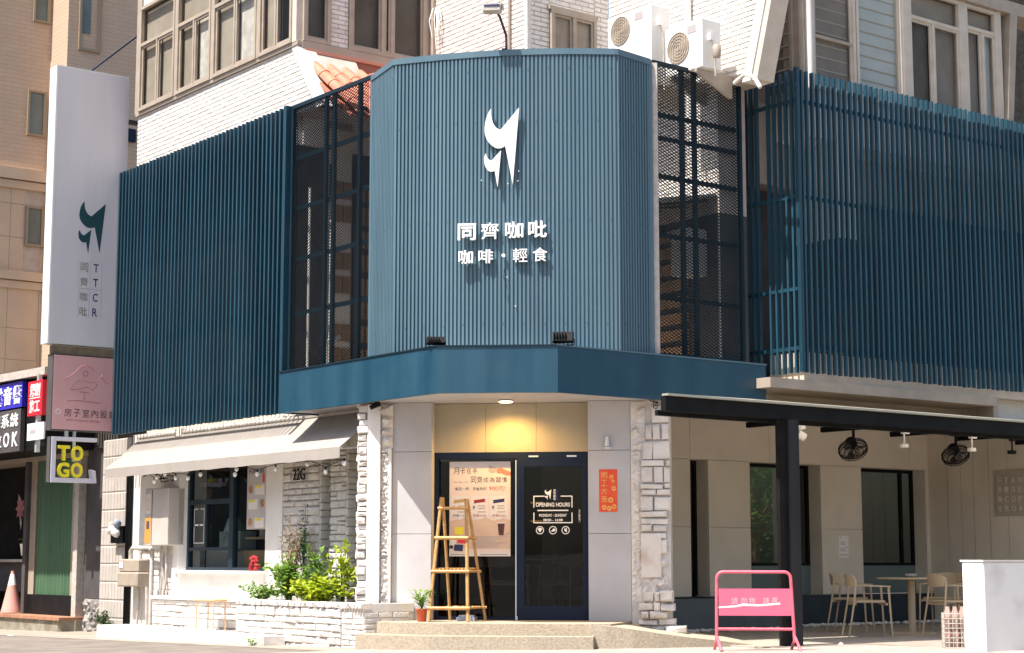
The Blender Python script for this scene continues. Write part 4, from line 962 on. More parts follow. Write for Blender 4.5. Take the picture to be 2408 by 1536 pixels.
ashlar(A0, -8.0, -7.14, -.1, 1.15, .001, cafe, hr=(.08, .11), wr=(.2, .35), dep=(.012, .022))
# cabling lump over the cabinet
g = G(); r = random.Random(5)
for k in range(12):
    pts = [FX.p(-7.75 + r.random() * .7, .1, 2.35)]
    for j in range(5): pts.append(pts[-1] + Vector((r.uniform(-.1, .1), r.uniform(-.06, .06), r.uniform(-.09, .04))))
    g.tube(pts, .008, 5)
obj("cable_tangle", g, m_black, label="loose dark cables above the electric cabinet", cat="cables")
# tiled wall left of the meters
TW = FL(.8)
wallbox(TW, -9.88, -8.82, -.4, -.012, -.3, 2.72, m_grout, "wall")
m_wt2 = mat("stained_grey_tile", (.50, .455, .42), .5, c2=(.44, .40, .36), scale=7, rnd=.06); tl = G()
k = 0; z = -.22
tg = bpy.data.meshes.new("large_tile"); tg.from_pydata([tuple(v.co) for v in tile_me.vertices], [], [tuple(p.vertices) for p in tile_me.polygons]); tg.materials.append(m_wt2)
while z < 2.66:
    for j in range(9):
        u = -9.86 + j * .115
        inst("large_tile", tg, cafe, TW.p(u + .003, -.012, z + .004), (TW.U * .109, -TW.N * .014, UP * .278))
    z += .286
t = thing("mailbox", "black wall mailbox with a small pink and white bundle on the tiled wall", "mailbox", TW.p(-9.06, 0, 1.22))
g = G(); g.fb(TW, -9.28, -8.84, .003, .10, 1.25, 1.52); o = obj("box", g, m_black, t)
g = G(); r = random.Random(8)
for k, (u, z, s_, m_) in enumerate(((-9.16, 1.47, .07, m_letter), (-9.0, 1.42, .08, m_letter), (-8.97, 1.56, .07, mat("grey_blue_cloth", (.25, .30, .38), .8)), (-9.18, 1.54, .05, mat("peach_cloth", (.65, .42, .32), .8)), (-9.22, 1.44, .05, mat("pale_pink_cloth", (.70, .48, .50), .8)))):
    g = G(); g.lathe([(s_ * .3, -s_), (s_ * .9, -s_ * .5), (s_, 0), (s_ * .7, s_ * .7), (s_ * .15, s_)], TW.p(u, .14, z), 9, (r.uniform(-.3, .3), r.uniform(-.3, .3), 1)); obj("cloth_lump", g, m_, t, smooth=True)

# ------------------------------------------------------------------ projecting sign boxes
BS = FR(-8.70)                    # faces the short-side direction; u = -a
def signbox(name, label, u0, u1, z0, z1, th, face, edge):
    t = thing(name, label, "sign", BS.p((u0 + u1) / 2, -th / 2, z0))
    g = G(); g.fb(BS, u0, u1, -th, -.004, z0, z1); obj("box_body", g, edge, t)
    g = G(); g.fb(BS, u0 + .015, u1 - .015, -.0035, 0, z0 + .015, z1 - .015); obj("face_panel", g, face, t); return t
s1 = signbox("blade_sign", "tall white projecting light box with a teal emblem above the street", -2.31, -1.07, 4.31, 8.73, .27, m_sign, m_signedge)
boxed_emblem(BS, -1.86, 5.80, .44, .80, .001, .003, s1)
g = G()
for u in (-1.84, -1.65, -1.45): g.fb(BS, u - .003, u + .003, .001, .003, 4.75, 5.66)
g.fb(BS, -1.84, -1.45, .0031, .004, 5.205, 5.213); obj("ruled_lines", g, m_line, s1, kind="stuff")
for i, c in enumerate("同齊咖吡"): ftxt(c, "character", m_inkg, s1, BS, -1.745, .001, 5.55 - i * .235, w=.125, h=.14, depth=.002)
for i, c in enumerate("TTCR"): ftxt(c, "letter", m_ink2, s1, BS, -1.55, .001, 5.55 - i * .235, w=.085, h=.13, depth=.002, bold=.01)
g = G(); g.tube([BS.p(-1.72, -.13, 8.73), W(.95, -8.3, 9.5)], .018, 8); obj("stay_rod", g, m_navy, s1)
g = G(); g.fb(BS, -1.09, -.2, -.2, -.1, 8.0, 8.06); g.fb(BS, -1.09, -.2, -.2, -.1, 4.6, 4.66); obj("wall_arm", g, m_dark, s1, kind="stuff")
s2 = signbox("pink_sign", "square pink sign box with a line drawing below the white light box", -2.21, -1.10, 2.97, 4.15, .20, mat("pink_acrylic", (.62, .36, .37), .45, c2=(.58, .33, .34), scale=2), m_dark)
def polyline(g, F, pts, r, d): g.tube([F.p(u, d, z) for u, z in pts], r, 5)
m_pline = mat("rose_line", (.36, .16, .17), .6)
for pts in ([(-2.02, 3.76), (-1.88, 3.84), (-1.74, 3.98), (-1.66, 4.01), (-1.58, 3.97), (-1.52, 3.93)], [(-1.39, 3.87), (-1.41, 3.83), (-1.29, 3.73)], [(-1.90, 3.60), (-1.88, 3.66), (-1.80, 3.74), (-1.70, 3.76), (-1.60, 3.74), (-1.50, 3.74), (-1.47, 3.70), (-1.53, 3.62), (-1.64, 3.66), (-1.78, 3.62), (-1.90, 3.60)], [(-1.76, 3.58), (-1.60, 3.57)], [(-1.68, 3.55), (-1.68, 3.46)], [(-1.96, 3.44), (-1.70, 3.44), (-1.40, 3.42)]):
    g = G(); polyline(g, BS, pts, .006, .001); obj("drawn_line", g, m_pline, s2)
g = G(); g.ring(BS, -1.67, 3.87, .035, .046, .0, .003, 16); obj("drawn_line", g, m_pline, s2)
for i, c in enumerate("房子室內設計"): ftxt(c, "character", mat("sepia_ink", (.10, .06, .06), .6) if i == 0 else MATS["sepia_ink"], s2, BS, -1.94 + i * .148, .001, 3.25, w=.115, h=.125, depth=.002)
ftxt("MDS Interior Design", "lettering", m_pline, s2, BS, -1.68, .001, 3.13, w=.56, h=.045, depth=.002)
g = G(); g.ring(BS, -2.10, 3.26, .03, .045, .0, .002, 14); obj("printed_mark", g, m_sign, s2)
g = G(); g.fb(BS, -2.20, -1.12, -.17, -.06, 4.16, 4.29); obj("mounting_rail", g, mat("rusty_board", (.26, .21, .14), .8, c2=(.18, .14, .09), scale=8), s2)
g = G(); g.fb(BS, -1.80, -1.76, -.12, -.08, 2.5, 2.97); g.fb(BS, -1.76, -.2, -.12, -.08, 3.5, 3.54); obj("support_post", g, m_alu, s2, kind="stuff")
t = thing("takeaway_sign", "open white frame sign with stacked yellow TO GO letters", "sign", BS.p(-1.85, 0, 2.15))
m_frame = mat("pale_sign_frame", (.60, .60, .68), .4)
g = G()
for q in ((-2.19, -1.45, 2.81, 2.87), (-2.19, -2.12, 2.24, 2.81), (-2.19, -1.50, 2.17, 2.24)): g.fb(BS, q[0], q[1], -.10, .02, q[2], q[3])
g.fprism(BS, [(-1.50, 2.17), (-1.44, 2.17), (-1.46, 2.36), (-1.53, 2.38)], -.10, .02); obj("frame", g, m_frame, t)
g = G(); g.fb(BS, -2.21, -2.19, -.12, .0, 2.17, 2.87); obj("frame_back", g, m_dark, t)
for i, c in enumerate(("T", "O", "G", "O")):
    ftxt(c, "letter", m_yellow, t, BS, (-1.99, -1.77)[i % 2], -.02, 2.62 if i < 2 else 2.36, w=.19, h=.235, depth=.05, bold=.035)
g = G(); g.fb(BS, -1.95, -1.90, -.09, -.05, 2.87, 2.97); obj("hanger", g, m_alu, t)

# ------------------------------------------------------------------ neighbouring shop
nb_ = thing("neighbour_shop", "dark neighbouring shopfront with a green curtained door", "shop", W(.2, -13, -.2))
def N(F, u0, u1, d0, d1, z0, z1, m, name="wall"):
    g = G(); g.fb(F, u0, u1, d0, d1, z0, z1); return obj(name, g, m, nb_)
NF = FL(.5)
N(NF, -11.12, -10.34, -.5, .0, .35, 2.85, m_dark, "pillar"); N(NF, -10.34, -9.88, -.5, -.05, -.3, 2.85, m_dark)
N(NF, -11.12, -9.88, -.5, .05, 2.85, 4.6, mat("dark_sheet", (.045, .04, .036), .7, c2=(.09, .08, .07), scale=7, streak=True), "sheet_panel")
for k in range(12): N(NF, -11.1 + k * .1, -11.05 + k * .1, .05, .075, 2.9, 3.5, MATS["dark_sheet"], "sheet_rib")
N(NF, -20, -11.55, -.9, -.6, -.2, 4.2, m_room, "back_wall")
N(NF, -20, -11.12, -1.2, .02, 2.76, 2.90, m_trim, "lintel")
N(NF, -11.60, -11.52, -.4, .02, .0, 2.76, m_pipe, "door_jamb"); N(NF, -11.50, -11.40, -.3, .03, .0, 2.80, m_pipe, "shutter_rail"); N(NF, -11.38, -11.14, -.4, -.1, .0, 2.8, m_dark, "jamb_wall")
N(NF, -13.86, -13.72, -.4, .0, .0, 2.76, m_dark, "door_jamb")
N(NF, -13.70, -11.62, -.12, -.06, .03, .38, m_black, "kick_plate")
N(NF, -13.70, -13.45, -.12, -.06, .38, 2.76, m_trim, "door_stile"); N(NF, -11.86, -11.62, -.12, -.06, .38, 2.76, m_trim, "door_stile")
g = G()
for k in range(60):
    u0 = -13.45 + 1.59 * k / 60; g.quad(NF.p(u0, -.10 - .022 * math.sin(k * 1.3), .38), NF.p(u0 + 1.59 / 60, -.10 - .022 * math.sin((k + 1) * 1.3), .38), NF.p(u0 + 1.59 / 60, -.10 - .022 * math.sin((k + 1) * 1.3), 2.76), NF.p(u0, -.10 - .022 * math.sin(k * 1.3), 2.76))
obj("curtain", g, mat("green_curtain", (.18, .28, .19), .8, c2=(.14, .225, .15), scale=6, streak=True), nb_, fix=False)
g = G(); g.fb(NF, -13.45, -11.86, -.075, -.07, .38, 2.76); obj("door_pane", g, glass("shop_glass", (.85, .9, .86), .6, .02, .0), nb_)
N(NF, -20, -13.86, -.5, -.4, .4, .95, m_dark, "low_wall"); N(NF, -16, -13.9, -.4, -.3, .95, 1.0, m_pipe, "ledge")
stp_ = G(); stp_.prism([W(.86, -20, -.35), W(.86, -11.35, -.35), W(.6, -11.2, -.35), W(-.4, -11.2, -.35), W(-.4, -20, -.35)], (0, 0, .33)); obj("shop_plinth", stp_, mat("mossy_concrete", (.20, .18, .13), .9, c2=(.34, .31, .25), scale=5, bump=.4), nb_)
u = -19.9
while u < -11.3:
    N(FL(.9), u, u + .29, -1.0, 0, -.02, .03, mat("terracotta_tile", (.40, .20, .12), .7, c2=(.34, .165, .10), scale=6, rnd=.1) if "terracotta_tile" not in MATS else MATS["terracotta_tile"], "step_tile"); u += .30
g = G(); rubble(g, NF, -11.1, -10.4, -.28, .34, .0, .08, .05, 31); g.fb(NF, -11.08, -10.42, -.3, .0, -.3, .34); obj("broken_stone_foot", g, mat("grey_rubble", (.16, .15, .145), .9, c2=(.36, .34, .32), scale=9, bump=.5), nb_)
g = G(); g.ab(-.2, .45, -11.2, -9.9, -.32, -.05); obj("drain_gap", g, m_dark, nb_)
NS = FL(1.5)
N(NS, -20, -10.7, -.9, -.1, 2.82, 4.0, m_black, "sign_backing")
g = G(); g.prism([NS.p(-20, -.9, 4.16), NS.p(-10.6, -.9, 4.06), NS.p(-10.6, .05, 4.03), NS.p(-20, .05, 4.16)], (0, 0, .13)); obj("roof_edge", g, m_pipe, nb_)
t = thing("shop_sign", "blue and black signboard with white characters over the neighbouring shop", "sign", NS.p(-12.5, 0, 2.85))
g = G(); g.fb(NS, -17, -11.65, -.08, .0, 3.57, 4.01); obj("blue_panel", g, m_bsign, t); g = G(); g.fb(NS, -17, -11.68, -.08, .0, 2.82, 3.54); obj("black_panel", g, m_dark, t)
for i, c in enumerate("業音響"): ftxt(c, "character", m_letter, t, NS, -12.70 + i * .42, .001, 3.79, w=.36, h=.32, depth=.01, bold=.03)
for i, c in enumerate("視聽系統"): ftxt(c, "character", m_letter, t, NS, -13.15 + i * .40, .001, 3.36, w=.34, h=.24, depth=.01, bold=.015)
for i, c in enumerate("卡拉OK"): ftxt(c, "character", m_letter, t, NS, -13.05 + i * .39, .001, 3.03, w=.34 if i < 2 else .26, h=.25, depth=.01, bold=.015)
FS = FL(1.62)
t = thing("red_sign", "small red two panel sign beside the blue signboard", "sign", FS.p(-12, 0, 3.0))
g = G(); g.fb(FS, -11.10, -10.50, -.12, 0, 3.36, 3.93); obj("red_panel", g, m_red, t)
ftxt("規劃", "lettering", m_letter, t, FS, -10.80, .001, 3.78, w=.42, h=.22, depth=.004, bold=.02); ftxt("施工", "lettering", m_letter, t, FS, -10.80, .001, 3.51, w=.42, h=.22, depth=.004, bold=.02)
g = G(); g.fb(FS, -11.03, -10.57, .001, .004, 3.64, 3.655); obj("rule", g, m_letter, t)
g = G(); g.fb(FS, -10.84, -10.76, -.1, -.04, 2.75, 3.36); g.fb(FS, -10.84, -10.76, -.1, -.04, 3.93, 4.05); obj("sign_post", g, m_alu, t, kind="stuff")
t = thing("white_plate", "small white plate on the post under the red sign", "sign", FS.p(-10.80, 0, 3.0)); g = G(); g.fb(FS, -11.08, -10.40, -.03, .0, 2.95, 3.23); obj("plate", g, m_letter, t); g = G(); g.fb(FS, -10.95, -10.72, .001, .003, 3.06, 3.12); obj("plate_print", g, m_line, t)
# traffic cone, hanging pot, flower
t = thing("traffic_cone", "faded pink traffic cone on the tiled step of the neighbouring shop", "cone", W(.55, -14.15, .03))
g = G(); g.lathe([(.19, .015), (.185, .05), (.17, .1), (.03, .74), (.03, .76)], W(.55, -14.15, .03), 20); obj("cone_body", g, mat("faded_cone", (.66, .34, .29), .6), t, smooth=True)
g = G(); g.lathe([(.082, .50), (.042, .69), (.04, .70)], W(.55, -14.15, .035), 20); obj("white_band", g, m_letter, t, smooth=True)
t = thing("hanging_pot", "white flowerpot hanging beside the shop door", "pot", W(.4, -13.98, 1.05))
g = G(); g.lathe([(.05, 0), (.07, .02), (.095, .2), (.1, .22)], W(.4, -13.98, 1.06), 16); obj("pot", g, m_letter, t, smooth=True)
g = G(); r = random.Random(4)
for k in range(60): leaf(g, W(.4, -13.98, 1.27) + Vector((r.gauss(0, .05), r.gauss(0, .05), r.random() * .1)), Vector((r.uniform(-1, 1), r.uniform(-1, 1), r.uniform(0, 1))), UP, .06, .018)
obj("foliage", g, m_leafg, t, fix=False)
t = thing("paper_flower", "large dusty pink paper flower beside the shop door", "decoration", W(.42, -14.15, 1.9))
for k in range(8):
    an = k * .785; g = G(); FN_ = FL(.42); leaf(g, FN_.p(-14.15, .0, 1.92), FN_.U * math.cos(an) + UP * math.sin(an) + FN_.N * .3, FN_.N, .22, .07); obj("petal", g, mat("dusty_pink", (.36, .13, .15), .7) if k == 0 else MATS["dusty_pink"], t, fix=False)
for an in (.6, 2.4, 4.4, 5.4):
    g = G(); leaf(g, FN_.p(-14.15 + .15 * math.cos(an), -.01, 1.92 + .15 * math.sin(an)), FN_.U * math.cos(an) + UP * math.sin(an), FN_.N, .26, .05); obj("paper_leaf", g, mat("pale_paper_leaf", (.30, .33, .27), .7) if "pale_paper_leaf" not in MATS else MATS["pale_paper_leaf"], t, fix=False)

# ------------------------------------------------------------------ beige tower behind
def brick_mat(name, c, mo, sc):
    m = mat(name, c, .75, bump=0); n = m.node_tree.nodes; l = m.node_tree.links
    geo = n.new("ShaderNodeNewGeometry"); sp = n.new("ShaderNodeSeparateXYZ"); l.new(geo.outputs["Position"], sp.inputs[0])
    ad = n.new("ShaderNodeMath"); ad.operation = 'ADD'; l.new(sp.outputs[0], ad.inputs[0]); l.new(sp.outputs[1], ad.inputs[1])
    sb = n.new("ShaderNodeMath"); sb.operation = 'SUBTRACT'; l.new(sp.outputs[0], sb.inputs[0]); l.new(sp.outputs[1], sb.inputs[1])
    mxx = n.new("ShaderNodeMath"); mxx.operation = 'ADD'; l.new(ad.outputs[0], mxx.inputs[0]); l.new(sb.outputs[0], mxx.inputs[1])
    cb = n.new("ShaderNodeCombineXYZ"); l.new(ad.outputs[0], cb.inputs[0]); l.new(sp.outputs[2], cb.inputs[1])
    br = n.new("ShaderNodeTexBrick"); br.inputs["Scale"].default_value = 1; br.inputs["Brick Width"].default_value = .34; br.inputs["Row Height"].default_value = .085; br.inputs["Mortar Size"].default_value = .008
    br.inputs["Color1"].default_value = (*c, 1); br.inputs["Color2"].default_value = (*[q * .93 for q in c], 1); br.inputs["Mortar"].default_value = (*mo, 1); l.new(cb.outputs[0], br.inputs[0])
    l.new(br.outputs[0], n["Principled BSDF"].inputs["Base Color"]); bp = n.new("ShaderNodeBump"); bp.inputs["Strength"].default_value = .4; bp.inputs["Distance"].default_value = .01; l.new(br.outputs["Fac"], bp.inputs["Height"]); bp.invert = True; l.new(bp.outputs[0], n["Principled BSDF"].inputs["Normal"]); return m
m_tb = brick_mat("tower_brick", (.55, .405, .295), (.46, .335, .24), 1)
tw = thing("beige_tower", "tall beige brick apartment block behind the neighbouring shop", "building", W(-1, -16, -.3))
def T(F, u0, u1, d0, d1, z0, z1, m=None, name="wall"):
    g = G(); g.fb(F, u0, u1, d0, d1, z0, z1); return obj(name, g, m or m_tb, tw)
T1 = FR(-15.0); T2 = FR(-14.2)
T(T1, -6, .17, -3, 0, 8.4, 15); 
T(T2, .17, 6, -3, 0, 4, 15)
T(T1, -6, .22, -3, .10, 8.22, 8.44, m_beige, "cornice"); T(T1, -6, .20, -3, .05, 8.05, 8.2, m_beige, "cornice"); T(T1, -6, .22, -3, .08, 6.28, 6.45, m_beige, "cornice"); T(T1, -6, .2, -3, .04, 6.12, 6.26, m_beige, "cornice")
T(T1, -6, .17, -3, -.012, 3.5, 8.05, m_grout, "joint_backing")
for z0, z1 in ((4.0, 4.75), (4.76, 5.35), (5.36, 6.12), (6.46, 7.1), (7.11, 7.75), (7.76, 8.05)):
    u = -3.0
    while u < .16:
        u2 = min(u + .62, .17); 
        if not (u < -.19 < u2 or u < -.25 < u2) or z1 < 6.5: T(T1, u + .004, u2 - .004, -.1, 0, z0, z1, m_beige, "cladding_slab")
        else: T(T1, u + .004, max(u + .01, -.24), -.1, 0, z0, z1, m_beige, "cladding_slab"); T(T1, .16, .17, -.1, 0, z0, z1, m_beige, "cladding_slab")
        u = u2
m_tframe = mat("tower_frame", (.30, .23, .15), .5)
m_tg = mat("tower_glass", (.10, .125, .12), .15, c2=(.15, .18, .17), scale=2)
for (u0, u1, z0, z1) in ((-.27, .11, 9.12, 10.02), (-.22, .15, 6.96, 7.74), (-.22, .12, 11.4, 12.6)):
    g = G(); fw = .04; F = T1
    for q in ((u0, u1, z0, z0 + fw), (u0, u1, z1 - fw, z1), (u0, u0 + fw, z0 + fw, z1 - fw), (u1 - fw * 1.6, u1, z0 + fw, z1 - fw)): g.fb(F, q[0], q[1], .005, .05, q[2], q[3])
    w = obj("window", g, m_tframe, tw); p = G(); p.fb(F, u0 + fw, u1 - fw, .006, .02, z0 + fw, z1 - fw); obj("pane", p, m_tg, w)
g = G(); u0, u1, z0, z1 = .38, .82, 10.75, 13; fw = .05
for q in ((u0, u1, z0, z0 + fw), (u0, u0 + fw, z0 + fw, z1), (u1 - fw, u1, z0 + fw, z1)): g.fb(T2, q[0], q[1], .005, .05, q[2], q[3])
w = obj("window", g, m_tframe, tw); p = G(); p.fb(T2, u0 + fw, u1 - .2, .006, .02, z0 + fw + .3, z1); obj("pane", p, m_tg, w)
T(T2, 1.42, 1.62, .0, .06, 9.1, 9.35, m_navy, "vent_box")
# ------------------------------------------------------------------ air conditioners on the lit wall
def ac(label, b0, b1, z0, z1, fans, a=-1.95):
    F = FL(a); t = thing("air_conditioner", label, "air conditioner", F.p((b0 + b1) / 2, -.2, z0), group="outdoor units on the tiled wall")
    g = G(); g.fb(F, b0, b1, -.34, 0, z0, z1); o = obj("casing", g, m_plast, t); o.modifiers.new("b", 'BEVEL').width = .012
    for u, z, r in fans:
        g = G(); g.lathe([(r, 0), (r, .004)], F.p(u, .001, z), 30, F.N); obj("fan_opening", g, m_acgrey, t)
        for k in range(1, 6):
            g = G(); g.ring(F, u, z, r * k / 5 - .002, r * k / 5 + .002, .006, .012, 28); obj("grille_ring", g, m_trim, t)
        g = G()
        for k in range(9):
            dx = r * (-.9 + .225 * k); hh = math.sqrt(max(.0, r * r - dx * dx)); g.fb(F, u + dx - .004, u + dx + .004, .007, .012, z - hh, z + hh)
        obj("grille_bars", g, m_trim, t, kind="stuff")
    bu = b1 - (b1 - b0) * .27
    g = G(); g.fb(F, bu - .08, bu + .08, .001, .004, z1 - .16, z1 - .06); obj("badge", g, m_line, t)
    Fs = FR(b1)
    g = G(); g.fb(Fs, 2.05, 2.12, .001, .05, z1 - .28, z1 - .2); obj("valve_cover", g, m_letter, t)
    g = G(); g.tube([Fs.p(2.08, .03, z1 - .25), Fs.p(2.12, .05, z1 - .4), Fs.p(2.14, .04, z0 - .1)], .012, 6); obj("refrigerant_pipe", g, m_pipe, t)
    for u in (b0 + .1, b1 - .1):
        g = G(); g.fprism(FR(u), [(1.93, z0 - .002), (2.55, z0 - .002), (2.55, z0 - .30), (2.50, z0 - .30), (1.93, z0 - .045)], -.02, .02); obj("bracket", g, m_trim, t)
    return t
ac("taller white outdoor unit with two fans beside the small tiled window", -.37, .50, 7.15, 8.20, [(-.10, 7.97, .19), (-.10, 7.50, .19)])
ac("smaller white outdoor unit with one fan nearest the sloping white trim", .77, 1.45, 7.13, 7.77, [(1.02, 7.47, .20)])
g = G(); g.lathe([(.045, 0), (.055, .03), (.055, .14), (.04, .16)], FL(-1.95).p(1.56, -.15, 7.25), 12); obj("pipe_tank", g, m_trim, cafe, smooth=True)
g = G(); g.tube([L3.p(.62, .06, 6.6), L3.p(.62, .06, 11)], .045, 10); obj("drain_pipe", g, m_plast, cafe, smooth=True)
g = G(); g.tube([L2.p(-1.42, .03, 6.8), L2.p(-1.42, .03, 11)], .02, 8); obj("drain_pipe", g, m_trim, cafe)
g = G(); g.tube([L3.p(1.5, .1, 6.99), L3.p(1.75, .16, 7.04), L3.p(1.95, .2, 6.95), L3.p(2.05, .2, 6.8)], .026, 8); obj("wrapped_pipe", g, m_plast, cafe, smooth=True)
g = G(); r = random.Random(2)
for k in range(6):
    p = L2.p(-3.15 + r.uniform(-.06, .1), .05, 8.9); g.tube([p, p + Vector((r.uniform(-.05, .05), -.05, -.2)), p + Vector((r.uniform(-.05, .05), -.05, -.35 - r.random() * .3))], .008, 5)
obj("hanging_cable", g, m_plast, cafe, kind="stuff")
# clutter behind the two mesh screens: shuttered windows, pipes, a lean-to sheet
m_shut = mat("brown_shutter", (.34, .20, .10), .7, c2=(.24, .14, .07), scale=6)
for cu in (-.50, -.34, -.12, .04):
    for k in range(8):
        if k in (2, 5) and cu < -.2: continue
        g = G(); g.fb(R1, cu, cu + .13, .0, .03, 3.62 + k * .33, 3.86 + k * .33); obj("shutter_panel", g, m_shut, cafe)
for u in (-.56, -.17, .2):
    g = G(); g.fb(R1, u, u + .04, .0, .06, 3.4, 6.4); obj("shutter_post", g, m_dark, cafe)
g = G(); g.tube([R1.p(-.93, .1, 3.5), R1.p(-.93, .1, 6.0)], .018, 8); obj("drain_pipe", g, m_plast, cafe, smooth=True)
g = G(); g.tube([R1.p(-.60, .12, 3.5), R1.p(-.60, .12, 5.6)], .018, 8); obj("drain_pipe", g, m_plast, cafe, smooth=True)
g = G(); g.tube([W(.9, -2.8, 3.4), W(.9, -2.8, 3.85), W(.9, -2.5, 3.88)], .03, 8); obj("drain_pipe", g, m_pipe, cafe, smooth=True)
g = G(); g.fb(R1, -1.0, -.62, .0, .02, 6.62, 7.0); obj("painted_lit_patch", g, m_white, cafe)  # white sheet painted in for a lit patch of the wall
g = G(); g.hexa([L3.p(-.95, .0, 5.62), L3.p(1.05, .0, 5.62), L3.p(1.05, 1.1, 5.42), L3.p(-.95, 1.1, 5.42), L3.p(-.95, .0, 5.65), L3.p(1.05, .0, 5.65), L3.p(1.05, 1.1, 5.45), L3.p(-.95, 1.1, 5.45)]); obj("lean_to_sheet", g, m_pipe, cafe)
for k in range(5):
    g = G(); g.tube([L3.p(-.9 + k * .45, .02, 5.58), L3.p(-.9 + k * .45, 1.08, 5.38)], .02, 6); obj("lean_to_rafter", g, m_dark, cafe)
g = G(); g.fb(L3, .55, .85, .0, .35, 4.6, 5.2); obj("store_box", g, m_elbox, cafe)
for k in range(8):
    g = G(); g.fb(L3, -.5, .5, .0, .03, 3.6 + k * .22, 3.74 + k * .22); obj("shutter_panel", g, m_shut, cafe)
# clay tiled pent roof
pt = thing("tiled_pent_roof", "small red clay tile roof in the notch beside the curved panel", "roof", W(0, -2.8, 7.3))
sl0, sl1 = Vector(W(0, -3.30, 7.72)), Vector(W(0, -2.05, 6.80)); dsl = (sl1 - sl0); ln = dsl.length; ds = dsl / ln; da = W(1, 0, 0); nsl = ds.cross(da).normalized()
if nsl.z < 0: nsl = -nsl
g = G(); g.prism([W(1.02, -3.32, 7.70), W(-1.1, -3.32, 7.70), W(-1.1, -2.05, 6.78), W(1.02, -2.05, 6.78)], -nsl * .04); obj("roof_deck", g, m_ptile, pt)
g = G(); g.ab(-1.1, 1.02, -3.325, -3.29, 7.70, 7.93); obj("wall_flashing", g, mat("pink_render", (.36, .15, .10), .8), pt)
g = G(); g.ab(-1.1, 1.02, -3.325, -3.26, 7.90, 7.948); obj("flashing_lip", g, mat("salmon_render", (.58, .27, .19), .7), pt)
gt = G(); n_ = 8; tl_ = .36
for j in range(2):
    for i in range(n_ + 1):
        an = math.pi * i / n_; rr = .085 if j else .098
        for q in (1.0, .82): gt.v.append(Vector((math.cos(an) * rr * q, (0, tl_)[j], math.sin(an) * rr * q)))
m2 = 2 * (n_ + 1)
for i in range(n_):
    a = 2 * i; gt.f += [[a, a + 2, m2 + a + 2, m2 + a], [a + 1, m2 + a + 1, m2 + a + 3, a + 3], [a, a + 1, a + 3, a + 2]]
tme = to_mesh("barrel_tile", gt, smooth=True); tme.materials.append(m_ptile)
for c in range(9):
    a = .92 - c * .245
    for rw in range(5):
        p = sl0 + da * a + ds * (.10 + rw * .30) + nsl * (.03 + .004 * rw + random.uniform(0, .008))
        if c < 4 or rw < 5: inst("barrel_tile", tme, pt, p + ds * .36, (da, -ds, nsl))
    for rw in range(5):
        p = sl0 + da * (a - .1225) + ds * (.04 + rw * .30) + nsl * .075
        inst("barrel_tile", tme, pt, p + ds * .36, (da * .98, ds * -1, nsl * -.75))

# ------------------------------------------------------------------ door front: poster, bamboo ladder, pot
t = thing("poster", "large cream price poster on the fixed pane behind the bamboo ladder", "poster", F0.p(-.39, -.2, 1.03))
g = G(); g.fb(F0, -.775, -.015, -.284, -.278, 1.03, 2.19); obj("poster_sheet", g, m_paper, t)
pd = -.277
def pr_(u0, u1, z0, z1, m, name="print", d=pd, tt=.0015): g = G(); g.fb(F0, u0, u1, d, d + tt, z0, z1); return obj(name, g, m, t)
m_pk = mat("poster_grey_ink", (.12, .11, .11), .6); m_pr = mat("poster_red_ink", (.45, .10, .07), .6); m_pw = mat("poster_white", (.70, .66, .64), .6); m_pb = mat("poster_band", (.55, .40, .30), .6, c2=(.62, .47, .37), scale=4)
for i, c in enumerate("月卡在手"): ftxt(c, "character", m_pk, t, F0, -.69 + i * .078, pd, 2.075, w=.07 - .012 * (i > 1), h=.085 - .02 * (i > 1), depth=.001)
for i, c in enumerate("同齊成為習慣"): ftxt(c, "character", m_pk, t, F0, -.475 + i * .077, pd, 1.965, w=.066, h=.085 if i < 2 else .062, depth=.001)
ftxt("每天一杯，月省多的", "lettering", m_pk, t, F0, -.51, pd, 1.855, w=.39, h=.042, depth=.001)
ftxt("900元!", "lettering", m_pr, t, F0, -.18, pd, 1.86, w=.20, h=.055, depth=.001)
for i in range(3): pr_(-.73 + i * .07, -.68 + i * .07, 1.935, 1.942, m_line, "swash")
for i, (u, m_, s_) in enumerate(((-.65, mat("ribbon_gold", (.42, .30, .12), .6), "特惠1150"), (-.40, mat("ribbon_red", (.28, .02, .025), .6), "特惠2400"), (-.16, mat("ribbon_blue", (.015, .02, .10), .6), "特惠2200"))):
    g = G(); g.fprism(F0, [(u - .11, 1.77), (u + .11, 1.77), (u + .11, 1.52), (u, 1.475), (u - .11, 1.52)], pd, pd + .001); obj("price_card", g, m_pw, t)
    g = G(); g.fprism(F0, [(u - .075, 1.715), (u + .075, 1.735), (u + .065, 1.712), (u + .075, 1.695), (u - .075, 1.675), (u - .065, 1.697)], pd + .001, pd + .002); obj("ribbon", g, m_, t)
    boxed_emblem(F0, u - .085, 1.60, .03, .05, pd + .001, .001, t)
    for k in range(2): pr_(u - .02, u + .07, 1.61 + k * .03, 1.622 + k * .03, m_line, d=pd + .001, tt=.001)
    pr_(u - .02, u + .08, 1.565, 1.578, m_line, d=pd + .001, tt=.001)
    ftxt(s_, "price", m_pr if i else m_pk, t, F0, u, pd + .001, 1.527, w=.165, h=.034, depth=.001)
g = G(); g.fprism(F0, [(-.775, 1.12), (-.015, 1.12), (-.015, 1.47), (-.12, 1.50), (-.22, 1.46), (-.32, 1.50), (-.45, 1.47), (-.6, 1.50), (-.775, 1.46)], pd - .0012, pd - .0002); obj("sand_band", g, m_pb, t)
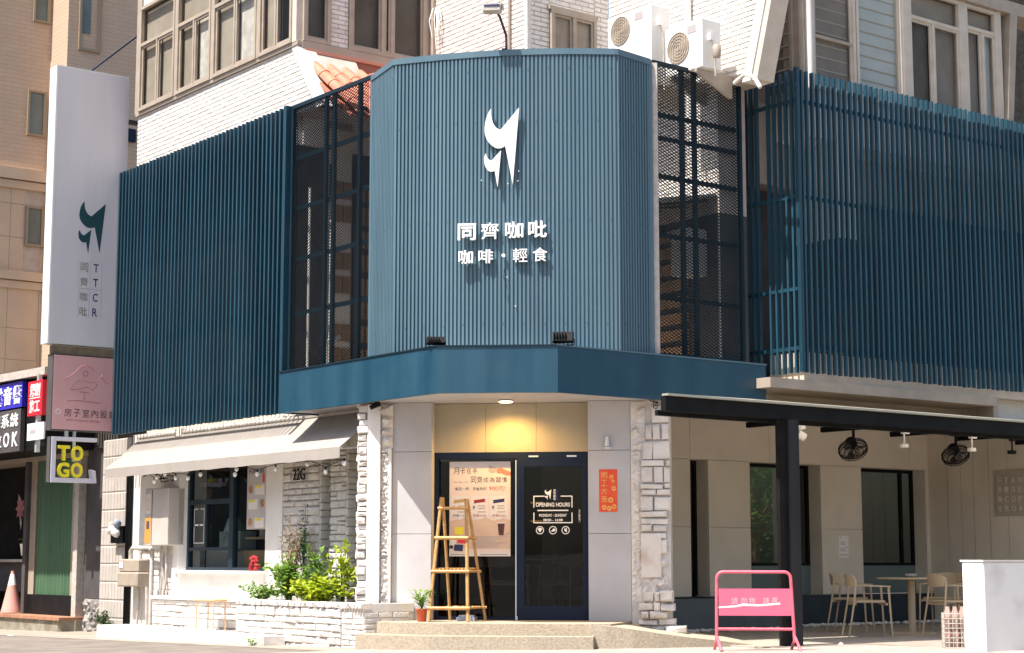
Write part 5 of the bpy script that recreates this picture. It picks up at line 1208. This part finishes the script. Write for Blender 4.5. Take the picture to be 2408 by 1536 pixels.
g = G(); g.fprism(F0, [(-.175, 1.43), (-.085, 1.43), (-.10, 1.285), (-.16, 1.285)], pd, pd + .001); cup = obj("cup_picture", g, mat("cola_brown", (.05, .015, .012), .5, c2=(.16, .05, .03), scale=20), t); pr_(-.18, -.08, 1.43, 1.442, m_pw)
g = G(); g.fprism(F0, [(-.085, 1.30), (-.02, 1.325), (-.03, 1.30), (-.10, 1.285)], pd, pd + .001); obj("cup_shadow", g, m_line, t)
for k in range(8): pr_(-.48 + .01 * (k % 3), -.06 - .05 * ((k * 5) % 4), 1.27 - k * .018, 1.275 - k * .018, m_line)
for u0, u1, z0, z1, m_ in ((-.71, -.61, 1.30, 1.385, m_yellow), (-.675, -.575, 1.195, 1.25, m_red), (-.72, -.61, 1.10, 1.17, m_ink2), (-.77, -.70, 1.15, 1.24, m_pw), (-.775, -.735, 1.13, 1.16, m_ink2)): 
    g = G(); g.fprism(F0, [(u0, z0), (u1, z0 - .01), (u1 + .01, z1), (u0 + .01, z1 + .005)], pd, pd + .001); obj("card_picture", g, m_, t)
g = G(); g.fprism(F0, [(-.28, 2.14), (-.19, 2.115), (-.16, 2.07), (-.25, 2.045), (-.29, 2.07)], pd, pd + .001); obj("card_picture", g, m_line, t)
g = G(); g.fprism(F0, [(-.18, 2.10), (-.13, 2.115), (-.09, 2.09), (-.015, 2.06), (-.015, 2.02), (-.08, 2.02), (-.12, 2.045), (-.18, 2.045)], pd + .001, pd + .002); obj("hand_picture", g, mat("skin_print", (.55, .20, .13), .6), t)
pr_(-.775, -.015, 1.03, 1.075, m_pw, "footer"); pr_(-.76, -.57, 1.046, 1.058, m_line, d=pd + .0016); pr_(-.39, -.05, 1.046, 1.058, m_line, d=pd + .0016)

ld_ = thing("bamboo_ladder", "bamboo ladder rack standing in front of the poster", "ladder rack", (-.62, -.3, .26))
def bam(name, p, q, r=.021):
    g = G(); p = Vector(p); q = Vector(q); n = max(2, int((q - p).length / .28)); d_ = (q - p).normalized(); path = []
    g.tube([p, q], r, 10)
    for k in range(1, n): 
        c = p.lerp(q, (k + random.uniform(-.2, .2)) / n); g.tube([c - d_ * .008, c + d_ * .008], r * 1.13, 10)
    return obj(name, g, m_bamboo, ld_, smooth=True)
zf = .262
bam("leg", (-.885, -.52, zf), (-.775, -.30, 1.73)); bam("leg", (-.415, -.52, zf), (-.475, -.30, 1.71))
bam("leg", (-.715, .02, zf), (-.765, -.27, 1.73), .018); bam("leg", (-.285, .02, zf), (-.465, -.27, 1.71), .018)
def atz(p, q, z): t_ = (z - p[2]) / (q[2] - p[2]); return Vector(p).lerp(Vector(q), t_)
for z, r in ((1.60, .018), (1.245, .022), (.85, .02), (.42, .021)):
    a = atz((-.885, -.52, zf), (-.775, -.30, 1.73), z); b = atz((-.415, -.52, zf), (-.475, -.30, 1.71), z); e_ = Vector((.03, -.02, 0)); bam("rung", a - e_ * 1.0 + Vector((0, -.03, 0)), b + e_ + Vector((0, -.01, 0)), r)
    a2 = atz((-.715, .02, zf), (-.765, -.27, 1.73), z); b2 = atz((-.285, .02, zf), (-.465, -.27, 1.71), z); bam("rung", a2 - e_, b2 + e_ * 1.4, r * .8) if z < 1.3 else None
    bam("cross_rung", a, a2, .012); bam("cross_rung", b, b2, .012)
    if z == .85:
        for k in range(9):
            p = a.lerp(b, (k + .5) / 9); bam("shelf_cane", p + Vector((0, 0, .03)), a2.lerp(b2, (k + .5) / 9) + Vector((0, 0, .03)), .012)
t = thing("potted_plant", "small green plant in an orange pot beside the bamboo ladder", "plant", (-.985, -.42, .26))
g = G(); g.lathe([(.05, 0), (.055, .01), (.065, .13), (.07, .135), (.07, .15), (.06, .15)], (-.985, -.42, .262), 18); obj("pot", g, m_pot, t, smooth=True)
g = G(); r = random.Random(12)
for k in range(90):
    an = r.uniform(0, 6.28); hh = r.random(); p = Vector((-.985, -.42, .42)) + Vector((math.cos(an) * .10 * hh, math.sin(an) * .08 * hh, hh * .20)); leaf(g, p, Vector((math.cos(an), math.sin(an), r.uniform(-.1, 1.1))), UP, .10 * r.uniform(.7, 1.2), .018)
obj("foliage", g, m_leafg, t, fix=False); g = G()
for k in range(6): an = k * 1.05; g.tube([(-.985, -.42, .4), (-.985 + math.cos(an) * .06, -.42 + math.sin(an) * .06, .58)], .005, 5)
obj("stem", g, m_leafd, t)
g = G(); g.box(-.62, -.40, -.10, .12, .262, .30); g.box(-.60, -.42, -.08, .10, .30, .325); obj("paper_stack", g, mat("grey_blue_paper", (.36, .40, .44), .6), label="pale stack of trays on the floor under the bamboo ladder", cat="stack")

# ------------------------------------------------------------------ chairs and table
def chair(name, label, loc, rz, m, group):
    t = thing(name, label, "chair", loc, rz, group=group, local=True)
    g = G(); n = 9; top, bot = [], []
    outl = [(-.22, -.20), (-.235, .0), (-.21, .19), (.0, .215), (.21, .19), (.235, .0), (.22, -.20), (.0, -.235)]
    g.prism([(x, y, .435) for x, y in outl], (0, 0, .028)); o = obj("seat", g, m, t); o.modifiers.new("b", 'BEVEL').width = .008
    g = G(); k = 11
    for i in range(k):
        an = math.radians(-58 + 116 * i / (k - 1)); x = math.sin(an) * .265; y = .05 + math.cos(an) * .185; e_ = abs(-1 + 2 * i / (k - 1)); zt = .80 - .05 * e_ ** 3; zb = .625 + .02 * e_
        for d in (0, .016): 
            for z in (zb, zt): g.v.append(Vector((x * (1 + d), y + d + (z - .6) * .12, z)))
    for i in range(k - 1):
        a = 4 * i; b = a + 4; g.f += [[a, b, b + 1, a + 1], [a + 2, a + 3, b + 3, b + 2], [a + 1, b + 1, b + 3, a + 3], [a, a + 2, b + 2, b]]
    g.f += [[0, 1, 3, 2], [4 * (k - 1), 4 * (k - 1) + 2, 4 * (k - 1) + 3, 4 * (k - 1) + 1]]
    obj("backrest", g, m, t)
    for s_ in (-1, 1):
        g = G(); g.tube([(s_ * .255, -.27, 0), (s_ * .245, -.245, .44), (s_ * .245, -.235, .635)], .011, 8, .017); obj("leg", g, m, t, smooth=True)
        g = G(); g.tube([(s_ * .25, .28, 0), (s_ * .235, .20, .44), (s_ * .225, .17, .70)], .011, 8, .016); obj("leg", g, m, t, smooth=True)
        g = G(); g.prism([(s_ * .225, -.26, .632), (s_ * .275, -.26, .632), (s_ * .285, .10, .645), (s_ * .235, .14, .645)], (0, 0, .016)); obj("armrest", g, m, t)
    g = G(); g.box(-.235, .235, -.225, -.20, .405, .434); obj("seat_rail", g, m, t)
    g = G(); g.box(-.225, .225, .17, .195, .405, .434); obj("seat_rail", g, m, t)
    return t
ft = .012
m_chair = mat("sand_chair", (.50, .385, .245), .5, c2=(.46, .35, .22), scale=4)
c0 = chair("armchair", "sand coloured armchair nearest the forecourt, its back to the pink barrier", (4.36, 1.88, ft), math.radians(97), m_chair, "arcade armchairs")
dup(c0, (4.25, 3.55, ft), math.radians(75), "sand coloured armchair behind the nearest one, under the pinned notice")
dup(c0, (5.43, 2.10, ft), math.radians(112), "sand coloured armchair between the round table and the wire crate")
dup(c0, (5.55, 4.05, ft), math.radians(-25), "sand coloured armchair on the far side of the round table")
dup(c0, (6.35, 3.6, ft), math.radians(-75), "sand coloured armchair half hidden by the white wall block")
t = thing("round_table", "round sand coloured pedestal table among the arcade chairs", "table", (5.02, 2.95, ft), local=True)
g = G(); g.lathe([(.44, 0), (.455, .008), (.455, .02), (.45, .026)], (0, 0, .715), 40); obj("tabletop", g, m_chair, t, smooth=True)
g = G(); g.lathe([(.055, .03), (.05, .1), (.05, .7), (.09, .715)], (0, 0, 0), 18); obj("pedestal", g, m_chair, t, smooth=True)
g = G(); g.box(-.28, .28, -.22, .22, 0, .03); obj("base_plate", g, m_chair, t)
g = G(); g.lathe([(.03, 0), (.07, .02), (.075, .05), (.06, .05)], (5.02, 2.95, .755), 14); obj("ashtray", g, m_pipe, label="small dish on the round arcade table", cat="dish")
m_darkwood = mat("cafe_chair_wood", (.30, .20, .11), .4)
for i, (x, y, a, lb) in enumerate(((-.25, 1.5, 20, "dim wooden chair inside the cafe behind the fixed pane"), (.55, 1.45, -30, "dim wooden chair inside the cafe behind the sliding door"))):
    chair("cafe_chair", lb, (x, y, .262), math.radians(a), m_darkwood, "cafe chairs")
g = G(); g.box(-.9, .4, 2.0, 2.55, .98, 1.0); g.box(-.85, -.8, 2.05, 2.1, .262, .98); g.box(.3, .35, 2.05, 2.1, .262, .98); obj("cafe_table", g, m_darkwood, label="dim wooden table inside the cafe", cat="table")
g = G(); g.box(-.05, .35, 2.6, 2.85, 1.75, 1.77); g.box(-.05, .35, 2.6, 2.85, 1.50, 1.52); obj("glowing_shelf", g, mat("shelf_glow", (.4, .2, .05), .6, emit=(1, .5, .12), es=.22), label="dim shelf at the back of the cafe, glowing in place of warm shelf light", cat="shelf")  # boards emit faintly, standing in for warm light on the shelf

# ------------------------------------------------------------------ pergola over the arcade seating
pg = thing("pergola", "black steel pergola with a pale gutter edge beside the doorway", "pergola", W(-1.9, 2.85, 0))
PB = FR(2.85)
def PG(F, u0, u1, d0, d1, z0, z1, m, name): g = G(); g.fb(F, u0, u1, d0, d1, z0, z1); return obj(name, g, m, pg)
PG(PB, -.02, 9.0, -.08, 0, 2.60, 2.765, m_black, "front_beam")
PG(PB, -.03, 9.0, -.05, .05, 2.766, 2.79, mat("pale_gutter", (.55, .52, .42), .35, metal=.5), "gutter")
PG(FR(2.70), -.0, 9.0, -.05, 0, 2.56, 2.62, m_black, "track_rail")
PG(PB, 1.82, 1.895, -.14, -.03, .0, 2.60, m_black, "column_flange"); PG(PB, 1.90, 2.07, -.20, -.005, .0, 2.60, mat("worn_black_steel", (.012, .012, .013), .6, c2=(.035, .035, .038), scale=3, streak=True, spec=.15), "column")
for k in range(23):
    u = 1.36 + k * .34
    dd = -1.25 if u < 3.2 else -1.9; zd = 2.94 if u < 3.2 else 3.02
    g = G(); g.hexa([PB.p(u, -.02, 2.79), PB.p(u + .335, -.02, 2.79), PB.p(u + .335, dd, zd), PB.p(u, dd, zd), PB.p(u, -.02, 2.805), PB.p(u + .335, -.02, 2.805), PB.p(u + .335, dd, zd + .015), PB.p(u, dd, zd + .015)]); obj("roof_sheet", g, m_poly, pg)
FT = FR(1.5)
PG(FT, 3.1, 9.0, -.02, .02, 2.73, 2.77, m_black, "track_rail")
for k in range(5): PG(FR(2.76), 3.2 + k * 1.4, 3.26 + k * 1.4, -1.9, 0, 2.68, 2.75, m_black, "rafter")
def tracklight(label, u, kind):
    t = thing("track_light", label, "lamp", FT.p(u, 0, 2.6), group="pergola track lights")
    m_ = m_letter if kind < 3 else m_black
    if kind == 0:
        g = G(); g.tube([FT.p(u, 0, 2.73), FT.p(u + .02, .02, 2.63)], .055, 14); obj("lamp_head", g, m_, t, smooth=True); g = G(); g.tube([FT.p(u - .06, .02, 2.58), FT.p(u + .03, .05, 2.53)], .055, 14); obj("lamp_head", g, m_, t, smooth=True)
    else:
        g = G(); g.fb(FT, u - .02, u + .09, -.03, .03, 2.665, 2.728); obj("driver_box", g, m_, t); g = G(); g.tube([FT.p(u + .01, 0, 2.67), FT.p(u + .01, 0, 2.53)], .012, 8); obj("stem", g, m_, t)
        g = G(); g.lathe([(.06, 0), (.065, .02), (.06, .05)], FT.p(u, .0, 2.48), 16); obj("lamp_head", g, m_, t, smooth=True)
tracklight("white double track light beside the pergola column", 3.52, 0)
tracklight("white track light between the two black fans", 5.53, 1)
tracklight("white track light just right of the second fan", 6.96, 1)
tracklight("small black track light near the raised wall sign", 7.86, 3)
def fan(label, u):
    F = FR(1.2); t = thing("wall_fan", label, "fan", F.p(u, 0, 2.5), group="pergola fans")
    c = F.p(u, .0, 2.46); ax = (-F.U * .30 + F.N * .50 - UP * .75).normalized(); x = ax.orthogonal().normalized(); y = ax.cross(x)
    g = G(); g.tube([F.p(u + .02, 0, 2.74), F.p(u + .02, 0, 2.60)], .02, 8); g.fb(F, u - .06, u + .10, -.05, .05, 2.715, 2.75); obj("mount", g, m_black, t)
    g = G(); g.lathe([(.03, -.18), (.075, -.14), (.08, -.06), (.05, -.02)], c, 14, ax); obj("motor", g, m_black, t, smooth=True)
    for rr, h in ((.19, .02), (.185, .06), (.13, .075), (.07, .08), (.19, -.01)):
        g = G(); g.tube([c + ax * h + x * (rr * math.cos(k * math.pi / 12)) + y * (rr * math.sin(k * math.pi / 12)) for k in range(25)], .006 if h != .02 else .011, 5); obj("cage_ring", g, m_black, t)
    g = G()
    for k in range(30):
        an = k * math.pi / 15; e_ = x * math.cos(an) + y * math.sin(an); g.tube([c + ax * .08 + e_ * .02, c + ax * .078 + e_ * .10, c + ax * .05 + e_ * .19, c - ax * .01 + e_ * .19, c - ax * .03 + e_ * .06], .0028, 4)
    obj("cage_wires", g, m_black, t, kind="stuff")
    for k in range(3):
        an = k * 2.094; e_ = x * math.cos(an) + y * math.sin(an); f_ = ax.cross(e_); g = G()
        g.prism([c + ax * .02 + e_ * .03, c + ax * .035 + e_ * .09 + f_ * .06, c + ax * .04 + e_ * .165 + f_ * .05, c + ax * .01 + e_ * .17 - f_ * .03, c + ax * .005 + e_ * .08 - f_ * .03], ax * .004); obj("blade", g, m_dark, t)
fan("black caged fan under the pergola, nearer the column", 4.85)
fan("black caged fan under the pergola, nearer the boarded wall", 6.98)

# ------------------------------------------------------------------ arcade odds and ends
t = thing("wall_notice", "white paper notice taped to the beige arcade wall between two windows", "notice", RA.p(7.41, 0, 1.02))
g = G(); g.fb(RA, 7.30, 7.52, .001, .004, 1.02, 1.35); obj("paper", g, mat("notice_paper", (.88, .82, .82), .6), t)
for k, (u0, u1, z) in enumerate(((7.32, 7.37, 1.325), (7.34, 7.44, 1.245), (7.34, 7.46, 1.22), (7.46, 7.52, 1.17), (7.33, 7.44, 1.15), (7.33, 7.45, 1.12), (7.32, 7.50, 1.06))): g = G(); g.fb(RA, u0, u1, .004, .005, z, z + .010); obj("print", g, m_line, t)
t = thing("raised_wall_sign", "beige plate with raised letters in ruled columns on the boarded wall", "sign", SA.p(.5, 0, 1.64))
g = G(); g.fb(SA, -.02, 1.5, .003, .02, 1.65, 2.36); obj("plate", g, mat("plate_beige", (.44, .395, .33), .6), t)
for k in range(9): g = G(); g.fb(SA, .03 + k * .125, .042 + k * .125, .02, .035, 1.70, 2.28); obj("ruled_bar", g, MATS["plate_beige"], t)
for i, row in enumerate(("同TAN", "齊ISE", "咖COF", "吡ROA")):
    for j, c in enumerate(row): ftxt(c, "letter", m_panelw, t, SA, .10 + j * .125, .02, 2.20 - i * .145, w=.07, h=.085, depth=.018, bold=.01)
g = G(); g.hexa([RA.p(2.9, .55, .012), RA.p(5.7, .55, .012), RA.p(5.7, .10, .012), RA.p(2.9, .10, .012), RA.p(2.96, .50, .45), RA.p(5.7, .50, .45), RA.p(5.7, .10, .45), RA.p(2.96, .10, .45)])
obj("slate_planter_box", g, m_charcoal, label="slate blue sloping board box behind the pink barrier", cat="box")
g = G(); r = random.Random(21)
for k in range(340):
    u = r.uniform(3.0, 9.4); p = RA.p(u, .10 + r.random() * .14 + (.48 if u < 5.75 else 0), .02 + r.random() * .02); q = r.uniform(.018, .04); g.lathe([(q * .5, -q * .5), (q, 0), (q * .5, q * .5)], p, 6, (r.uniform(-.4, .4), r.uniform(-.4, .4), 1))
obj("white_pebbles", g, m_letter, kind="stuff", label="white pebbles along the foot of the arcade wall", cat="pebbles")
# white end block
t = thing("white_wall_block", "thick low white wall end at the edge of the forecourt", "wall", W(-3, 5.2, 0))
g = G(); g.ab(-7.0, -2.14, 5.06, 5.34, -.05, .965); o = obj("wall_body", g, mat("white_block_render", (.78, .77, .76), .65, c2=(.60, .58, .56), scale=2.6, detail=9, lo=.52, hi=.8, bump=.12, bscale=60), t); o.modifiers.new("b", "BEVEL").width = .014
g = G(); g.ab(-7.0, -2.13, 5.05, 5.35, .966, .985); obj("coping", g, m_white, t)
# wire crate with bottles
t = thing("wire_crate", "pale wire crate of bottles beside the low white wall", "crate", (5.12, -1.1, .03))
g = G(); x0, x1, y0, y1 = 4.99, 5.25, -1.24, -.94
for z in [.035 + .052 * k for k in range(8)]: g.tube([(x0, y0, z), (x1, y0, z), (x1, y1, z), (x0, y1, z), (x0, y0, z)], .005, 5)
for k in range(7):
    x = x0 + (x1 - x0) * k / 6; y = y0 + (y1 - y0) * k / 6
    for q in ((x, y0), (x, y1), (x0, y), (x1, y)): g.tube([(*q, .03), (*q, .405)], .004, 5)
obj("wire_cage", g, m_pipe, t, kind="stuff")
bt = G(); bt.lathe([(.028, 0), (.034, .01), (.034, .15), (.014, .20), (.014, .23)], (0, 0, 0), 12); bm_ = to_mesh("bottle", bt, smooth=True); bm_.materials.append(mat("rosy_bottle", (.50, .28, .25), .25, c2=(.35, .33, .28), scale=8))
k = 0
for i in range(3):
    for j in range(3):
        for lv in range(2):
            o = inst("bottle", bm_, None, (5.04 + i * .08, -1.19 + j * .095, .035 + lv * .21)); props(o, "rosy bottle standing in the pale wire crate, %s layer" % ("lower", "upper")[lv], "bottle", "bottles in the wire crate, %s layer" % ("lower", "upper")[lv])

# ------------------------------------------------------------------ pink barrier
t = thing("barrier_sign", "pink tubular steel barrier with a faded lettered board on the forecourt", "barrier", (2.92, -1.7, 0), rz=math.radians(2), local=True)
def bt_(path, r=.018, name="frame"): g = G(); g.tube(path, r, 10); return obj(name, g, m_pink, t, smooth=True)
r0 = .07; top = .855; hw = .40
path = [(-hw - .01, 0, .10), (-hw, 0, top - r0)] + [(-hw + r0 - r0 * math.cos(a), 0, top - r0 + r0 * math.sin(a)) for a in (.4, .8, 1.2, 1.57)] + [(hw - r0 + r0 * math.sin(a), 0, top - r0 + r0 * math.cos(a)) for a in (0, .4, .8, 1.2, 1.57)] + [(hw + .03, 0, .10)]
bt_(path); bt_([(-hw, 0, .24), (hw + .02, 0, .24)], .016, "cross_bar")
for s_, x in ((-1, -hw - .01), (1, hw + .03)):
    bt_([(x, 0, .16), (x + .01, -.10, .13), (x + .03, -.20, .07), (x + .045, -.25, .014)], .016, "foot"); bt_([(x, 0, .16), (x + .01, .10, .13), (x - .01, .20, .07), (x - .02, .25, .014)], .016, "foot")
FBr = FY(-.0)
g = G(); g.box(-hw + .018, hw - .0, -.009, .009, .385, .675); bd = obj("board", g, m_pinkb, t)
for i, (c, x) in enumerate((("請", -.21), ("勿", -.11), ("物", -.02), ("請", .13), ("選", .22))): txt(c, "character", mat("faded_white", (.74, .42, .46), .6) if i == 0 else MATS["faded_white"], t, (x, -.0095, .545), (1, 0, 0), UP, w=.065, h=.07, depth=.001)
g = G(); g.prism([(-.385, -.0095, .465), (-.2, -.0095, .475), (-.12, -.0095, .49), (.05, -.0095, .485), (.28, -.0095, .505), (.28, -.0095, .525), (.05, -.0095, .505), (-.12, -.0095, .515), (-.2, -.0095, .495), (-.385, -.0095, .48)], (0, -.001, 0)); obj("white_streak", g, m_letter, t)
g = G(); g.lathe([(.03, 0), (.035, .01), (.01, .035)], (3.9, -.55, .02), 8); obj("small_stone", g, m_pipe, label="small pale stone at the edge of the arcade floor", cat="stone")
g = G(); g.prism([W(2.3, -9.9, gz(-9.9) + .006), W(2.4, -9.6, gz(-9.6) + .006), W(2.34, -9.55, gz(-9.6) + .006), W(2.24, -9.85, gz(-9.9) + .006)], (0, 0, .004)); obj("paper_scrap", g, m_letter, label="white scrap of paper lying on the street", cat="litter")

# ------------------------------------------------------------------ trees across the street seen in the glass, and blocks added to darken it
def tree(label, base, h, cr, n, seed):
    r = random.Random(seed); base = Vector(base); t = thing("street_tree", label, "tree", base); g = G()
    g.tube([base, base + Vector((.1, 0, h * .3)), base + Vector((0, .1, h * .6))], .18, 10, .09); ends = []
    for k in range(9):
        an = k * .7 + r.random(); e_ = base + Vector((math.cos(an) * cr * r.uniform(.3, .9), math.sin(an) * cr * r.uniform(.3, .9), h * r.uniform(.35, .95))); ends.append(e_); g.tube([base + Vector((0, 0, h * r.uniform(.3, .5))), base.lerp(e_, .6) + UP * .3, e_], .06, 6, .02)
    obj("trunk", g, m_dry, t); c = G()
    for k in range(n):
        e_ = r.choice(ends); p = e_ + Vector((r.gauss(0, 1), r.gauss(0, 1), r.gauss(0, .8))) * cr * .28; leaf(c, p, Vector((r.uniform(-1, 1), r.uniform(-1, 1), r.uniform(-.8, .6))), UP, r.uniform(.16, .3), .07)
    obj("crown", c, m_leafg, t, fix=False)
tree("leafy street tree mirrored in the middle arcade window", W(-19.5, 12, .1), 4.6, 2.6, 3800, 41)
tree("leafy street tree mirrored beside the pergola column", W(-25, 15, .1), 5.5, 2.8, 3800, 42)
op = thing("reflection_backdrop", "plain grey building added across the street to darken the mirrored view", "building", W(20, -25, 0))
g = G(); g.ab(19, 27, -60, -2, -1, 11); obj("wall", g, mat("backdrop_render", (.22, .20, .18), .8, c2=(.16, .15, .14), scale=.6), op)  # out of view, added so the windows mirror something darker than sky
for k in range(10):
    for j in range(3): g = G(); g.ab(18.93, 18.99, -57 + k * 5.5, -54 + k * 5.5, 1 + j * 3.4, 3 + j * 3.4); obj("window", g, m_tg, op)
g = G(); g.ab(-60, -6, 21, 27, -1, 5.5); op2 = thing('reflection_backdrop', 'low dark hedge and wall added across the side street to darken the arcade glass', 'building', W(-30, 23, 0)); obj('wall', g, m_leafd, op2)  # out of view, added as a dark backing for the arcade reflections
if REST.v: obj("wall_tiles", REST, m_tile, cafe, fix=False, kind="stuff")
